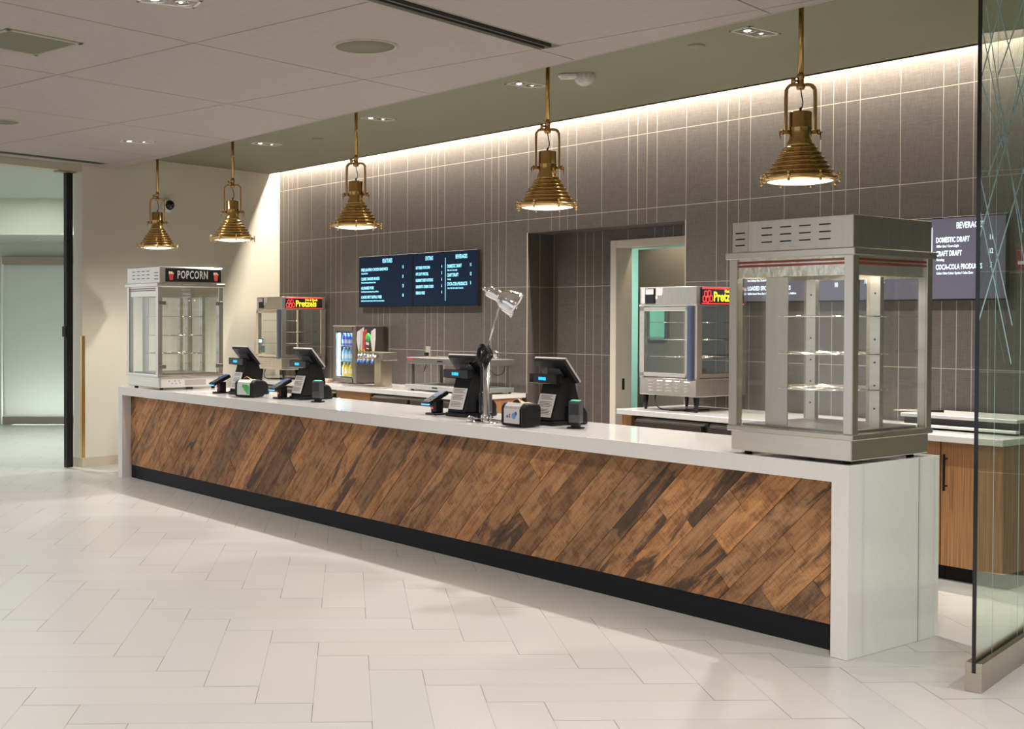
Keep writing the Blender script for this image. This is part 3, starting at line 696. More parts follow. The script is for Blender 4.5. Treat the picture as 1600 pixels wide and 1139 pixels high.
# ================================================================== PENDANTS
def pendant():
    root = empty('pendant_lamp', (0, 0, 2.268), 0, 'x', 'pendant lamp', 'brass searchlight pendants over the counter')
    z = lambda q: q-2.268
    b = MB(); b.cyl((0, 0, z(2.80)), (0, 0, z(ZB)), .0135, seg=18); b.build('rod', brass, root)
    b = MB(); b.lathe([(.001, z(ZB)-.03), (.05, z(ZB)-.03), (.06, z(ZB)-.012), (.06, z(ZB))], seg=28); b.build('ceiling_cup', brass, root)
    b = MB(); b.lathe([(.001, z(2.745)), (.018, z(2.745)), (.022, z(2.755)), (.022, z(2.77)), (.016, z(2.775)), (.016, z(2.80)), (.019, z(2.805)), (.019, z(2.822)), (.0135, z(2.824))], seg=20)
    c = b.build('collar', brass, root)
    b = MB(); b.cyl((-.016, 0, z(2.79)), (-.032, 0, z(2.79)), .006); b.cyl((-.030, 0, z(2.79)), (-.045, 0, z(2.79)), .018, seg=16); b.build('thumb_screw', brass, c)
    b = MB()
    P = [(-.074, 0, z(2.52)), (-.074, 0, z(2.60)), (-.074, 0, z(2.70)), (-.072, 0, z(2.748)), (-.055, 0, z(2.767)), (-.03, 0, z(2.770)), (0, 0, z(2.764)),
         (.03, 0, z(2.770)), (.055, 0, z(2.767)), (.072, 0, z(2.748)), (.074, 0, z(2.70)), (.074, 0, z(2.60)), (.074, 0, z(2.52))]
    # flat strap yoke
    P = [Vector(p) for p in P]
    hw = .013
    for i in range(len(P)-1):
        a, c_ = P[i], P[i+1]; d = (c_-a).normalized(); nrm = V(-d.z, 0, d.x)*.0065
        q = [a-nrm, a+nrm, c_+nrm, c_-nrm]
        v1 = [b.bm.verts.new(x+V(0, -hw, 0)) for x in q]; v2 = [b.bm.verts.new(x+V(0, hw, 0)) for x in q]
        b.bm.faces.new(v1); b.bm.faces.new(v2[::-1])
        for k in range(4): b.bm.faces.new([v1[k], v2[k], v2[(k+1) % 4], v1[(k+1) % 4]])
    b.build('yoke', brass, root)
    for s in (-1, 1):
        b = MB(); b.cyl((s*.052, 0, z(2.525)), (s*.098, 0, z(2.525)), .010); b.cyl((s*.086, 0, z(2.525)), (s*.098, 0, z(2.525)), .015)
        b.cyl((s*.095, 0, z(2.525)), (s*.110, 0, z(2.525-.004*s)), .0045); b.cyl((s*.103, -.006, z(2.525)-.040*s*-1 if s < 0 else z(2.525)-.045), (s*.103, .006, z(2.525)), .0032, seg=8)
        b.build('pivot_screw', brass, root)
    b = MB(); b.tube([(0, 0, z(2.75)), (.004, 0, z(2.72)), (.012, .004, z(2.68)), (.006, .002, z(2.65)), (-.002, 0, z(2.635)), (0, 0, z(2.62))], .0032); b.cyl((0, 0, z(2.632)), (0, 0, z(2.652)), .006); b.build('cord', black, root)
    # socket cylinder
    b = MB(); b.lathe([(.001, z(2.628)), (.052, z(2.628)), (.056, z(2.624)), (.056, z(2.550)), (.0575, z(2.548)), (.0565, z(2.545)), (.056, z(2.50)), (.060, z(2.482))], seg=40); b.build('socket_housing', brass, root)
    # shade: cone with ribs
    prof = [(.060, z(2.484)), (.066, z(2.468)), (.076, z(2.448))]
    zs = [2.442, 2.416, 2.392, 2.368, 2.344, 2.320]; rs = [.083, .101, .117, .132, .147, .161]
    for zz, rr in zip(zs, rs): prof += [(rr-.010, z(zz+.006)), (rr-.002, z(zz+.004)), (rr+.005, z(zz-.001)), (rr+.007, z(zz-.006)), (rr+.004, z(zz-.011)), (rr-.004, z(zz-.013))]
    prof += [(.160, z(2.303)), (.166, z(2.296))]
    b = MB(); b.lathe(prof, seg=56); inner = [(r_-.004, h_) for r_, h_ in reversed(prof)]; b.lathe(inner, seg=56)
    b.build('shade', brass, root)
    b = MB(); b.lathe([(.160, z(2.298)), (.176, z(2.298)), (.190, z(2.290)), (.192, z(2.280)), (.186, z(2.272)), (.172, z(2.268)), (.165, z(2.268)), (.160, z(2.276))], seg=56); b.build('rim', brass_l, root)
    b = MB(); b.lathe([(.001, z(2.254)), (.06, z(2.256)), (.12, z(2.262)), (.168, z(2.271)), (.168, z(2.275)), (.001, z(2.275))], seg=48); b.build('lens', glow_p, root)
    for k in range(8):
        a = 2*PI*k/8+.25; dx, dy = math.cos(a), math.sin(a)
        b = MB(); b.cyl((dx*.180, dy*.180, z(2.288)), (dx*.208, dy*.208, z(2.284)), .005, seg=10)
        b.cyl((dx*.200, dy*.200, z(2.300)), (dx*.200, dy*.200, z(2.258)), .0042, seg=10); b.sphere((dx*.200, dy*.200, z(2.303)), .0085, seg=10); b.sphere((dx*.200, dy*.200, z(2.262)), .0075, seg=10)
        b.build('clamp_bolt', brass_l, root)
    return root
pl = ['brass searchlight pendant at the far left end, in front of the security camera', 'second brass searchlight pendant from the left, against the cream wall',
      'middle brass searchlight pendant, above the left edge of the left menu screens', 'brass searchlight pendant hanging left above the recess, second nearest of the five',
      'nearest and largest brass searchlight pendant, above the near display warmer']
px = [-11.411, -9.857, -7.892, -5.745, -3.868]
p0 = pendant(); yaw = math.radians(50)
for i, x in enumerate(px):
    o = p0 if i == 0 else copy_tree(p0)
    o.location = (x, 5.5, 2.268); o.rotation_euler = (0, 0, yaw + (.0, .1, -.15, .05, .0)[i]); o['label'] = pl[i]
    spot('pendant_beam', (x, 5.5, 2.245), 38, 120, .5, WARM, .12)

# ================================================================== DISPLAY WARMERS (popcorn style)
def warmer():
    S = .34                                  # half width; origin at base centre on the counter; sign faces +x, vents face -y
    root = empty('display_warmer', (0, 0, 0), 0, 'x', 'food warmer', 'glass food display warmers on the counter')
    b = MB(); b.box(-S+.010, S-.010, -S+.010, S-.010, .018, .115, .004); b.build('base', steel, root)
    b = MB(); b.box(-S-.006, S+.006, -S-.006, S+.006, .113, .140, .004); b.build('base_lip', alu, root)
    for sx in (-1, 1):
        for sy in (-1, 1):
            b = MB(); b.cyl((sx*.27, sy*.27, 0), (sx*.27, sy*.27, .02), .018); b.build('foot', rubber, root)
            b = MB(); b.box(sx*S-(.048 if sx > 0 else 0), sx*S+(0 if sx > 0 else .048), sy*S-(.048 if sy > 0 else 0), sy*S+(0 if sy > 0 else .048), .140, .960, .003); b.build('corner_post', alu, root)
    # panes
    for nm, q in (('front', (-S+.048, S-.048, -S+.006, -S+.011)), ('back', (-S+.048, S-.048, S-.011, S-.006)), ('left', (-S+.006, -S+.011, -S+.048, S-.048)), ('right', (S-.011, S-.006, -S+.048, S-.048))):
        b = MB(); b.box(*q, .141, .959); b.build('glass_pane', cglass, root)
    # top lip + header with chamfered corner between vent side (-y) and sign side (+x): chamfer at (-x,-y) in photo
    b = MB(); b.box(-S-.014, S+.014, -S-.014, S+.014, .958, .992, .004); b.build('top_lip', alu, root)
    T = S-.004; c = .105
    b = MB(); b.prism([(-T+c, -T), (T, -T), (T, T), (-T, T), (-T, -T+c*.14)], .992, 1.142, 'z', bev=.003); hd = b.build('header', steel_h, root)
    b = MB()
    for r in range(3):
        zc = 1.105-.034*r
        for k in range(4):
            x = -.155+k*.105; b.box(x, x+.060, -T-.0012, -T+.002, zc-.003, zc+.003)
    b.build('vent_slots', black, hd)
    b = MB()
    n_ = V(-c*.14, -c, 0).normalized(); mid = V(-T+c/2, -T+c*.07, 0); ang = math.atan2(-c*.14, c)
    for r in range(3):
        zc = 1.088-.030*r; b.box(-.030, .030, -.002, .002, zc-.003, zc+.003, M=TR(mid+n_*.0002, rz=ang))
    b.build('corner_slots', black, hd)
    # striped band under the lip
    for sy, rot in ((0, 0), (1, PI/2), (2, PI), (3, 3*PI/2)):
        M = Matrix.Rotation(rot, 4, 'Z')
        b = MB(); b.box(-S+.048, S-.048, -S+.012, -S+.016, .868, .958, M=M); bd = b.build('valance', mat('valance_steel', (.92, .86, .74), .22, .85, bump=.25, bscale=25), root)
        b = MB(); b.box(-S+.050, S-.050, -S+.0105, -S+.0125, .936, .947, M=M); b.box(-S+.050, S-.050, -S+.0105, -S+.0125, .918, .929, M=M); b.build('stripe', red_s, bd)
    # interior: tray, racks, slotted uprights, lamps
    b = MB(); b.box(-.29, .29, -.29, .29, .141, .150); b.build('floor_tray', steel_d, root)
    for zz in (.330, .500, .680):
        b = MB()
        for r_, t_ in ((.27, .0035), (.19, .002), (.11, .002)):
            P = [(r_*math.cos(2*PI*k/36), r_*math.sin(2*PI*k/36), zz) for k in range(37)]; b.tube(P, t_, seg=6, sub=0)
        for k in range(16):
            a = 2*PI*k/16; b.cyl((.03*math.cos(a), .03*math.sin(a), zz), (.27*math.cos(a), .27*math.sin(a), zz), .0014, seg=5)
        b.build('wire_rack', chrome, root)
    for (x, y) in ((.075, .26), (-.20, .16), (.24, .02)):
        b = MB(); b.box(x-.026, x+.026, y-.016, y+.016, .15, .868); u = b.build('upright', steel, root)
        b = MB()
        for k in range(6):
            zk = .24+.11*k; b.cyl((x, y-.0175, zk), (x, y-.0155, zk), .0045, seg=8)
        b.build('peg_holes', black, u)
    b = MB(); b.box(-.192, -.068, -.245, -.238, .15, .868); b.build('centre_baffle', steel_h, root)
    return root
W_ = warmer()
W_.location = (-3.232-.34, 4.987+.34, ZC); W_.rotation_euler = (0, 0, math.radians(.9)); W_['label'] = 'near display warmer with plain steel header at the glass partition end of counter'
for dx, dy in ((-.17, -.17), (.16, -.12), (-.05, .17)):
    spot('warmer_lamp_beam', (-3.572+dx, 5.327+dy, ZC+.955), 24, 150, .5, WARM, .02)
P_ = copy_tree(W_, (-10.362-.34, 4.998+.34, ZC), 0, 'far popcorn warmer with black lettered sign at the left end of counter')
def kid(root, name): return [o for o in COL.objects if o.parent == root and o.name.split('.')[0] == name]
# far machine: header mirrored so its chamfer sits between vents (-y) and the sign (+x)
for n_ in ('header',):
    o = kid(P_, n_)[0]; o.scale = (-1, 1, 1)
S = .34; T = S-.004
def popcorn_extras(root):
    for q in kid(root, 'valance'):
        xs_ = [v.co.x for v in q.data.vertices]
        if min(xs_) > .30:
            for ch in [c for c in list(COL.objects) if c.parent == q]: bpy.data.objects.remove(ch)
            bpy.data.objects.remove(q)
    b = MB(); b.box(T-.001, T+.006, -.262, .318, 1.004, 1.130, .002); s = b.build('sign_panel', sign_k, root)
    M = TR((T+.0065, .018, 1.036), rx=PI/2, rz=PI/2)
    b = MB(); b.text('POPCORN', .105, M, 'CENTER', xs=.60, ext=.0006, bold=.0016, spacing=1.12); b.build('sign_lettering', mat('sign_white', (.72, .72, .70), .4), s)
    for yy in (-.205, .262):
        b = MB(); b.prism([(yy-.016, 1.018), (yy+.016, 1.018), (yy+.023, 1.078), (yy-.023, 1.078)], T+.006, T+.008, 'x'); c_ = b.build('popcorn_cup', mat('cup_red', (.62, .06, .08), .5), s)
        b = MB()
        for k in range(9): b.sphere((T+.0075, yy-.02+.01*(k % 5), 1.080+.009*(k//5)+(.004 if k % 2 else 0)), .0075, (.3, 1, 1), seg=8)
        b.build('popped_corn', mat('corn_cream', (.80, .60, .36), .6), c_)
    # double glass doors with clamp hinges on the sign side
    b = MB(); b.box(S+.001, S+.006, -S+.055, -.004, .160, .925); d1 = b.build('door', cglass, root)
    b = MB(); b.box(S+.001, S+.006, .004, S-.055, .160, .925); d2 = b.build('door', cglass, root)
    for d, s in ((d1, -1), (d2, 1)):
        for zz in (.215, .805):
            b = MB(); y = s*(S-.05); b.box(S-.002, S+.014, min(y-s*.03, y+s*.045), max(y-s*.03, y+s*.045), zz-.018, zz+.018, .003); b.build('hinge', steel_d, d)
        b = MB(); b.sphere((S+.014, s*.03, .83), .008, seg=10); b.build('knob', chrome, d)
    b = MB(); b.box(S-.010, S-.0085, -.30, .30, .022, .112); pnl = b.build('control_panel', white_p, root)
    b = MB(); b.box(S-.0084, S-.0070, -.06, .16, .038, .088); b.build('info_plate', mat('plate_pink', (.42, .36, .33), .4), pnl)
    b = MB()
    for yy, zz in ((-.22, .078), (-.16, .08), (-.12, .08), (-.19, .058), (-.15, .055), (-.11, .06)): b.cyl((S-.0084, yy, zz), (S-.006, yy, zz), .006, seg=10)
    b.build('buttons', mat('button_grey', (.25, .25, .27), .5), pnl)
    b = MB(); b.box(S-.009, S+.004, -.05, .02, .0, .020, .003); b.build('latch', black, root)
popcorn_extras(P_)

# ================================================================== PRETZEL CABINETS
def pretzel():
    # origin: near corner bottom on worktop; body spans x -.56..0, y 0..0.62 ; sign on +x side
    root = empty('pretzel_cabinet', (0, 0, 0), 0, 'x', 'food warmer', 'pretzel display cabinets on the back worktops')
    X, Y = .545, .573
    b = MB(); b.box(-X, 0, 0, Y, .115, .245, .004); b.build('base', steel_h, root)
    b = MB(); b.box(-X+.01, -.005, .01, Y-.005, .245, .255); b.build('deck', steel_d, root)
    b = MB(); b.box(-X, 0, 0, Y, .790, .925, .004); b.build('header', steel_h, root)
    b = MB(); b.box(-X-.006, .004, -.006, Y, .780, .792, .002); b.build('header_lip', steel, root)
    for (x, y) in ((-X+.02, .02), (-.02, .02), (-X+.02, Y-.02), (-.02, Y-.02)):
        b = MB(); b.box(x-.02, x+.02, y-.02, y+.02, .245, .79, .002); b.build('corner_post', steel, root)
        b = MB(); b.cyl((x*1 if x < -.1 else x-.02, y+(.03 if y < .1 else -.03), .115), (x if x < -.1 else x-.02, y+(.03 if y < .1 else -.03), 0), .024, .011, seg=14); b.build('leg', black, root)
    # framed door on the front (-y)
    b = MB(); f = .030
    for q in ((-X+.01, -.075, .255, .255+f), (-X+.01, -.075, .775-f, .775), (-X+.01, -X+.01+f*1.6, .255, .775), (-.075-f*.6, -.075, .255, .775)): b.box(q[0], q[1], -.014, -.001, q[2], q[3], .002)
    d = b.build('door', steel, root)
    b = MB(); b.box(-X+.04, -.09, -.008, -.004, .28, .75); b.build('door_pane', cglass, d)
    b = MB(); b.box(-.070, -.030, -.024, -.001, .235, .785, .004); b.build('pull_rail', mat('blue_grey_rail', (.20, .24, .36), .3, 1), d)
    for q in ((-.002, .0015, .04, Y-.04), (-X, -X+.003, .04, Y-.04)):
        b = MB(); b.box(*q, .26, .785); b.build('side_pane', cglass, root)
    b = MB(); b.box(-X+.04, -.04, Y-.004, Y-.001, .26, .785); b.build('back_pane', cglass, root)
    # side frame & vents
    b = MB()
    for q in ((.0, .055, .255, .79), (Y-.055, Y, .255, .79)): b.box(-.001, .004, q[0], q[1], q[2], q[3])
    b.box(-.001, .004, .055, Y-.055, .255, .285); b.build('side_frame', steel, root)
    vents = mat('vent_cream', (.55, .50, .38), .4, .5)
    b = MB()
    for r in range(4):
        for k in range(5): x = -.45+k*.085; zz = .225-.024*r; b.prism([(-.001, zz-.006), (-.008, zz-.002), (-.001, zz+.003)], x, x+.052, 'x')
    b.build('louvres', steel, root)
    # sign on +x side
    b = MB(); b.box(.001, .010, .045, Y-.045, .795, .918, .002); s = b.build('sign_panel', sign_k, root)
    b = MB(); b.box(.0101, .0112, .045, Y-.045, .795, .803); b.box(.0101, .0112, .045, Y-.045, .905, .918); b.build('sign_border', label_r, s)
    b = MB(); b.text('Pretzels', .098, TR((.0112, .172, .818), rx=PI/2, rz=PI/2), xs=.88, bold=.0028); b.text('Hot & Fresh', .034, TR((.0112, .30, .880), rx=PI/2, rz=PI/2), xs=.95, bold=.001); b.build('sign_lettering', label_y, s)
    b = MB()
    for cy_, cz_ in ((.085, .868), (.125, .872), (.068, .832), (.106, .828), (.145, .836)):
        P = []
        for k in range(25):
            t = 2*PI*k/24; P.append((.0125, cy_+.019*math.sin(t)*(1+.25*math.cos(2*t)), cz_+.021*math.cos(t)*(1-.15*math.sin(t)**2)))
        b.tube(P, .0042, seg=6, sub=0)
    b.build('pretzel_picture', label_r, s)
    # shelves
    for zz in (.40, .53, .66):
        b = MB()
        for k in range(7): y = .08+k*.075; b.cyl((-X+.05, y, zz), (-.05, y, zz), .002, seg=6)
        b.cyl((-X+.05, .06, zz), (-X+.05, Y-.06, zz), .003, seg=6); b.cyl((-.05, .06, zz), (-.05, Y-.06, zz), .003, seg=6); b.build('wire_shelf', chrome, root)
    # control box and labels on the header front
    b = MB(); b.box(-X+.060, -X+.15, -.010, -.0005, .800, .915, .002); c = b.build('thermostat', black_g, root)
    b = MB(); b.box(-X+.066, -X+.145, -.012, -.010, .870, .910); b.build('display_label', paper, c)
    b = MB(); b.box(-X+.018, -X+.054, -.003, -.0006, .802, .918); b.build('warning_label', paper, root)
    b = MB(); b.box(-X+.160, -X+.225, -.003, -.0006, .862, .918); b.box(-X+.155, -X+.18, -.003, -.0006, .835, .858); b.build('rating_label', paper, root)
    # cord
    b = MB(); b.tube([(-X+.12, .05, .118), (-X+.16, .0, .06), (-X+.24, -.01, .012), (-X+.36, .12, .008), (-.12, .30, .008)], .005); b.build('power_cord', black, root)
    return root
Q_ = pretzel(); Q_.location = (-5.845, 7.09, .872); Q_['label'] = 'near pretzel cabinet on tapered black legs beside the kitchen doorway'
Q2 = copy_tree(Q_, (-11.60, 7.09, .872), 0, 'far pretzel cabinet with lit sign below the cream wall corner')
b = MB(); b.box(-.47, -.385, .005, .012, .30, .375); o = b.build('clock_body', mat('display_teal', (.05, .12, .14), .4), Q2)
b = MB(); b.box(-.48, -.375, -.022, -.015, .40, .455, .003); o = b.build('digital_timer', mat('timer_blue', (.03, .12, .30), .4), Q2)
b = MB(); b.box(-.462, -.393, -.0235, -.0222, .412, .445); b.build('timer_screen', emis('timer_white', (.75, .88, 1), 2.0), o)

# ================================================================== MENU SCREENS
def screen(x0, x1, z0, z1, label, scr, tm, entries, tilt=0):
    w_, h_ = x1-x0, z1-z0
    root = empty('menu_screen', (x0, 7.668, z0), 0, label, 'screen', None)
    b = MB(); b.box(0, w_, 0, .035, 0, h_, .003); b.build('housing', black, root)
    b = MB(); b.box(w_*.3, w_*.7, .035, .062, h_*.3, h_*.7); b.build('wall_bracket', grey_p, root)
    b = MB(); b.box(.010, w_-.010, -.0015, .0, .012, h_-.010); b.build('display', scr, root)
    for (t, x, z, s, al, xs, bold) in entries:
        b = MB()
        if t == '|': b.box(x, x+.006, -.0035, -.002, z, z+s); b.build('divider', tm, root); continue
        b.text(t, s, TR((x, -.0022, z), rx=PI/2), al, xs=xs, ext=.0004, bold=bold); b.build('menu_price' if t.isdigit() else 'menu_line', tm, root)
    return root
def features(w_, h_):
    E = [('FEATURES', w_*.54, h_-.078, .062, 'CENTER', .62, .0012)]
    rows = [('FRIED JALAPENO CHICKEN SANDWICH', 'Chipotle Ranch Slaw', '11'), ('CLASSIC SMASHED BURGER', 'Onion Sauce Dressing and American Cheese', '8'),
            ('ALE BRAISED PORK', 'Red Cabbage Slaw, Sweet Mustard Onions, Dill Pickle', '13'), ('LOADED SPICY BUFFALO FRIES', 'Buffalo Sauced Fries, Blue Crumbles, Cheddar Cheese, Ranch, Scallions', '10')]
    for i, (a, c, p) in enumerate(rows):
        z = h_-.158-i*.098
        E += [(a, .045, z, .044, 'LEFT', .62, .0011), (c, .045, z-.032, .021, 'LEFT', .70, .0005), (p, w_-.17, z+.012, .046, 'CENTER', .62, .0012)]
    return E
def drinks(w_, h_):
    E = [('EXTRAS', .265, h_-.078, .056, 'CENTER', .62, .001), ('BEVERAGES', w_-.24, h_-.078, .056, 'CENTER', .62, .001), ('|', w_*.515, .055, h_-.12, 'LEFT', 1, 0)]
    for i, (a, p) in enumerate((('BUTTERED POPCORN', '4'), ('NYC SOFT PRETZEL', '5'), ("KLEMENT'S BEEF HOTDOG", '6'), ('SARGENTO CHEESE CURDS', '6'), ('FRENCH FRIES', '4'))):
        z = h_-.165-i*.064; E += [(a, .045, z, .042, 'LEFT', .56, .001), (p, w_*.46, z+.004, .042, 'CENTER', .6, .001)]
    for i, (a, c, p) in enumerate((('DOMESTIC DRAFT', 'Miller Lite / Coors Light', '11'), ('CRAFT DRAFT', 'Rotating', '12'), ('COCA-COLA PRODUCTS', 'Coke / Diet Coke / Sprite / Coke Zero', '5'))):
        z = h_-.165-i*.088; E += [(a, w_*.545, z, .047, 'LEFT', .58, .0012), (c, w_*.55, z-.032, .022, 'LEFT', .70, .0005), (p, w_-.10, z+.006, .044, 'CENTER', .6, .001)]
    return E
screen(-10.94, -9.975, 1.68, 2.225, 'features menu screen at the left end of the left pair', screen_b, txt_c, features(.965, .545))
screen(-9.972, -8.962, 1.68, 2.225, 'extras and beverages menu screen at the right end of the left pair', screen_b, txt_c, drinks(1.01, .545))
screen(-5.885, -4.920, 1.68, 2.225, 'features menu screen seen through the near display warmer', screen_w, txt_w, features(.965, .545))
screen(-4.915, -3.890, 1.68, 2.225, 'washed-out beverages menu screen beside the glass partition', screen_w, txt_w, drinks(1.025, .545))

# ================================================================== GLASS PARTITION
gu, gv = 5.433, 1.598        # u,v of the free edge
gp = empty('glass_partition', uv_(gu, gv), math.atan2(hy, hx), 'floor to ceiling glass partition with etched lines in a steel base shoe', 'glass partition')
b = MB(); b.box(.0, 3.2, -.006, .006, .095, ZF+.13); b.build('glass_pane', gglass, gp)
b = MB(); b.box(-.003, .0, -.008, .008, .075, ZF+.13); b.build('edge_seal', black_g, gp)
b = MB(); b.box(-.005, 3.2, -.033, -.0075, 0, .122, .002); b.box(-.005, 3.2, .0075, .033, 0, .122, .002); b.box(-.005, 3.2, -.0075, .0075, 0, .075); b.box(-.008, -.0049, -.033, .033, 0, .080, .001); b.build('base_shoe', mat('shoe_steel', (.50, .45, .38), .3, 1, var=.1, vscale=8), gp)
b = MB(); b.box(.0, 3.2, -.0075, .0075, .0755, .094); b.build('glazing_gasket', rubber, gp)
b = MB()
def ln(x0, z0, x1, z1, w_=.0045):
    d = V(x1-x0, 0, z1-z0).normalized(); n_ = V(-d.z, 0, d.x)*w_/2
    a, c = V(x0, -.0068, z0), V(x1, -.0068, z1); b.quad(a-n_, a+n_, c+n_, c-n_)
for x in (.222, .598, .70, 1.05): ln(x, .10, x, 3.24, .005)
for x0, z0, x1, z1 in ((.533, 2.55, 0.0, 1.90), (.05, 2.86, .69, 1.74), (.0, 2.14, .47, 1.53), (.0, 2.0, .46, 1.36), (.70, 2.32, .0, 1.555), (.48, 3.22, .0, 2.56), (.60, 2.99, .225, 2.60),
                       (.0, 2.54, .30, 2.30), (.0, 3.10, .80, 2.35), (.62, 2.64, .10, 2.16), (.0, 2.76, .62, 1.95), (.86, 3.2, .35, 2.30)): ln(x0, z0, x1, z1, .012)
b.build('etched_lines', etch, gp, fix=False)

# ================================================================== POS TERMINALS
def pos():
    # origin at tower front-left-bottom centre; customer side -y
    root = empty('pos_terminal', (0, 0, 0), 0, 'x', 'cash register', 'point of sale terminals along the counter')
    b = MB(); b.box(-.10, .10, -.005, .30, 0, .028, .010, seg=2); b.build('base', black, root)
    b = MB(); b.prism([(.0, .028), (.245, .028), (.235, .16), (.190, .30), (.09, .30), (.065, .22)], -.085, .085, 'x', bev=.006); b.build('tower', black, root)
    b = MB(); b.prism([(.12, .002), (.285, .002), (.285, .080), (.25, .120), (.12, .135)], -.03, .12, 'x', bev=.015); b.build('printer_housing', black, root)
    sl = math.atan2(.065, .192)
    M = TR((0, .0, .028), rx=-sl)
    b = MB(); b.box(-.070, .070, -.0095, -.007, .022, .172, M=M); p = b.build('price_sheet', paper, root)
    b = MB()
    for k in range(13):
        if k in (3, 8): continue
        zz = .160-.0098*k; wd = (.052, .045, .056, .05)[k % 4]; b.box(-.056, -.056+wd*2, -.0102, -.0095, zz-.0022, zz+.0016, M=M)
    b.build('printed_lines', ink, p)
    # customer display bar
    b = MB(); b.box(-.165, .085, .035, .085, .258, .318, .005); d = b.build('customer_display', black_g, root)
    b = MB(); b.box(-.075, -.010, .0338, .035, .279, .299); b.build('display_digits', disp_c, d)
    # tilted monitor, screen to the cashier (+y)
    ang = math.radians(41)
    M = TR((0, .120, .338), rx=ang)
    b = MB(); b.box(-.138, .138, -.012, .016, -.098, .098, .008, M=M); mo = b.build('monitor', black, root)
    b = MB()
    for q in ((-.140, .140, .089, .101), (-.140, .140, -.101, -.093), (-.140, -.132, -.101, .101), (.132, .140, -.101, .101)): b.box(q[0], q[1], .004, .018, q[2], q[3], .002, M=M)
    b.build('bezel', silver_p, mo)
    b = MB(); b.box(-.130, .130, .0165, .0175, -.090, .086, M=M); b.build('touch_screen', emis('pos_screen', (.20, .26, .34), .5), mo)
    b = MB(); b.prism([(-.012, -.085), (-.040, -.06), (-.040, -.01), (-.012, .035)], -.06, .06, 'x', M=M, bev=.004); b.build('rear_housing', grey_p, mo)
    b = MB(); b.cyl((-.03, .14, .30), (.03, .14, .30), .028); b.box(-.025, .025, .11, .16, .29, .325); b.build('hinge', black, root)
    return root
T0 = pos(); pos_xy = [(-9.40, 5.26), (-8.545, 5.36), (-6.42, 5.30), (-5.60, 5.33)]
plab = ['farthest register, behind the green-labelled napkin dispenser', 'second farthest register, right of the green-labelled napkin dispenser', 'register just left of the chrome heat lamp pole', 'nearest register, behind the silver napkin dispenser']
for i, (x, y) in enumerate(pos_xy):
    o = T0 if i == 0 else copy_tree(T0)
    o.location = (x, y, ZC); o.rotation_euler = (0, 0, (.0, .0, .05, .0)[i]); o['label'] = plab[i]

def reader():
    root = empty('card_reader', (0, 0, 0), 0, 'x', 'card reader', 'card readers beside the registers')
    b = MB(); b.box(-.055, .055, -.02, .09, 0, .012, .004); b.build('foot_plate', black, root)
    b = MB(); b.box(-.032, .032, .012, .075, .012, .10, .008, seg=2); b.build('stand', black, root)
    b = MB(); b.cyl((-.012, .0115, .045), (-.012, .0105, .045), .009); b.build('status_light', label_r, root)
    M = TR((0, .035, .118), rx=math.radians(24))
    b = MB(); b.box(-.042, .042, -.105, .085, -.016, .016, .010, M=M, seg=2); k = b.build('keypad_body', black, root)
    b = MB(); b.box(-.034, .034, -.010, .078, .0155, .0175, M=M); b.build('screen', emis('reader_screen', (.01, .05, .16), .6), k)
    b = MB()
    for r in range(4):
        for c in range(3): b.box(-.030+c*.021, -.014+c*.021, -.085+r*.018, -.073+r*.018, .015, .019, .001, M=M)
    b.build('keys', mat('reader_keys', (.08, .10, .14), .4), k)
    b = MB(); b.box(-.043, .043, -.110, -.098, -.006, .003, .002, M=M); b.build('edge_glint', blue_refl, k)  # glowing strip that paints a blue reflection on the low edge
    return root
R0 = reader()
for i, (x, y, rz, l) in enumerate(((-9.66, 5.235, .0, 'farthest card reader, beside the popcorn warmer'), (-8.70, 5.28, 0.0, 'card reader left of the second farthest register'), (-6.66, 5.29, .0, 'nearest card reader, left of the heat lamp'))):
    o = R0 if i == 0 else copy_tree(R0)
    o.location = (x, y, ZC); o.rotation_euler = (0, 0, rz); o['label'] = l
def scanner():
    root = empty('barcode_scanner', (0, 0, 0), 0, 'x', 'scanner', 'upright barcode scanners beside the registers')
    b = MB(); b.box(-.045, .045, -.035, .035, 0, .010, .003); b.box(-.025, .025, -.02, .02, .010, .035, .003); b.build('stand', black, root)
    b = MB(); b.box(-.036, .036, -.034, .036, .033, .170, .012, seg=3); h = b.build('housing', mat('scanner_grey', (.045, .045, .05), .4), root)
    b = MB(); b.box(-.029, .029, -.0355, -.033, .085, .150, .002); b.build('scan_window', black_g, h)
    b = MB(); b.box(-.026, .026, -.02, .02, .1695, .1735, .001); b.build('green_light', green_l, h)
    return root
S0 = scanner()
for i, (x, y, l) in enumerate(((-8.17, 5.33, 'farthest barcode scanner, at the foot of the second farthest register'), (-6.225, 5.40, 'barcode scanner half hidden behind the heat lamp pole'), (-5.31, 5.33, 'nearest barcode scanner with green light, right of the nearest register'))):
    o = S0 if i == 0 else copy_tree(S0)
    o.location = (x, y, ZC); o.rotation_euler = (0, 0, math.radians(25)); o['label'] = l

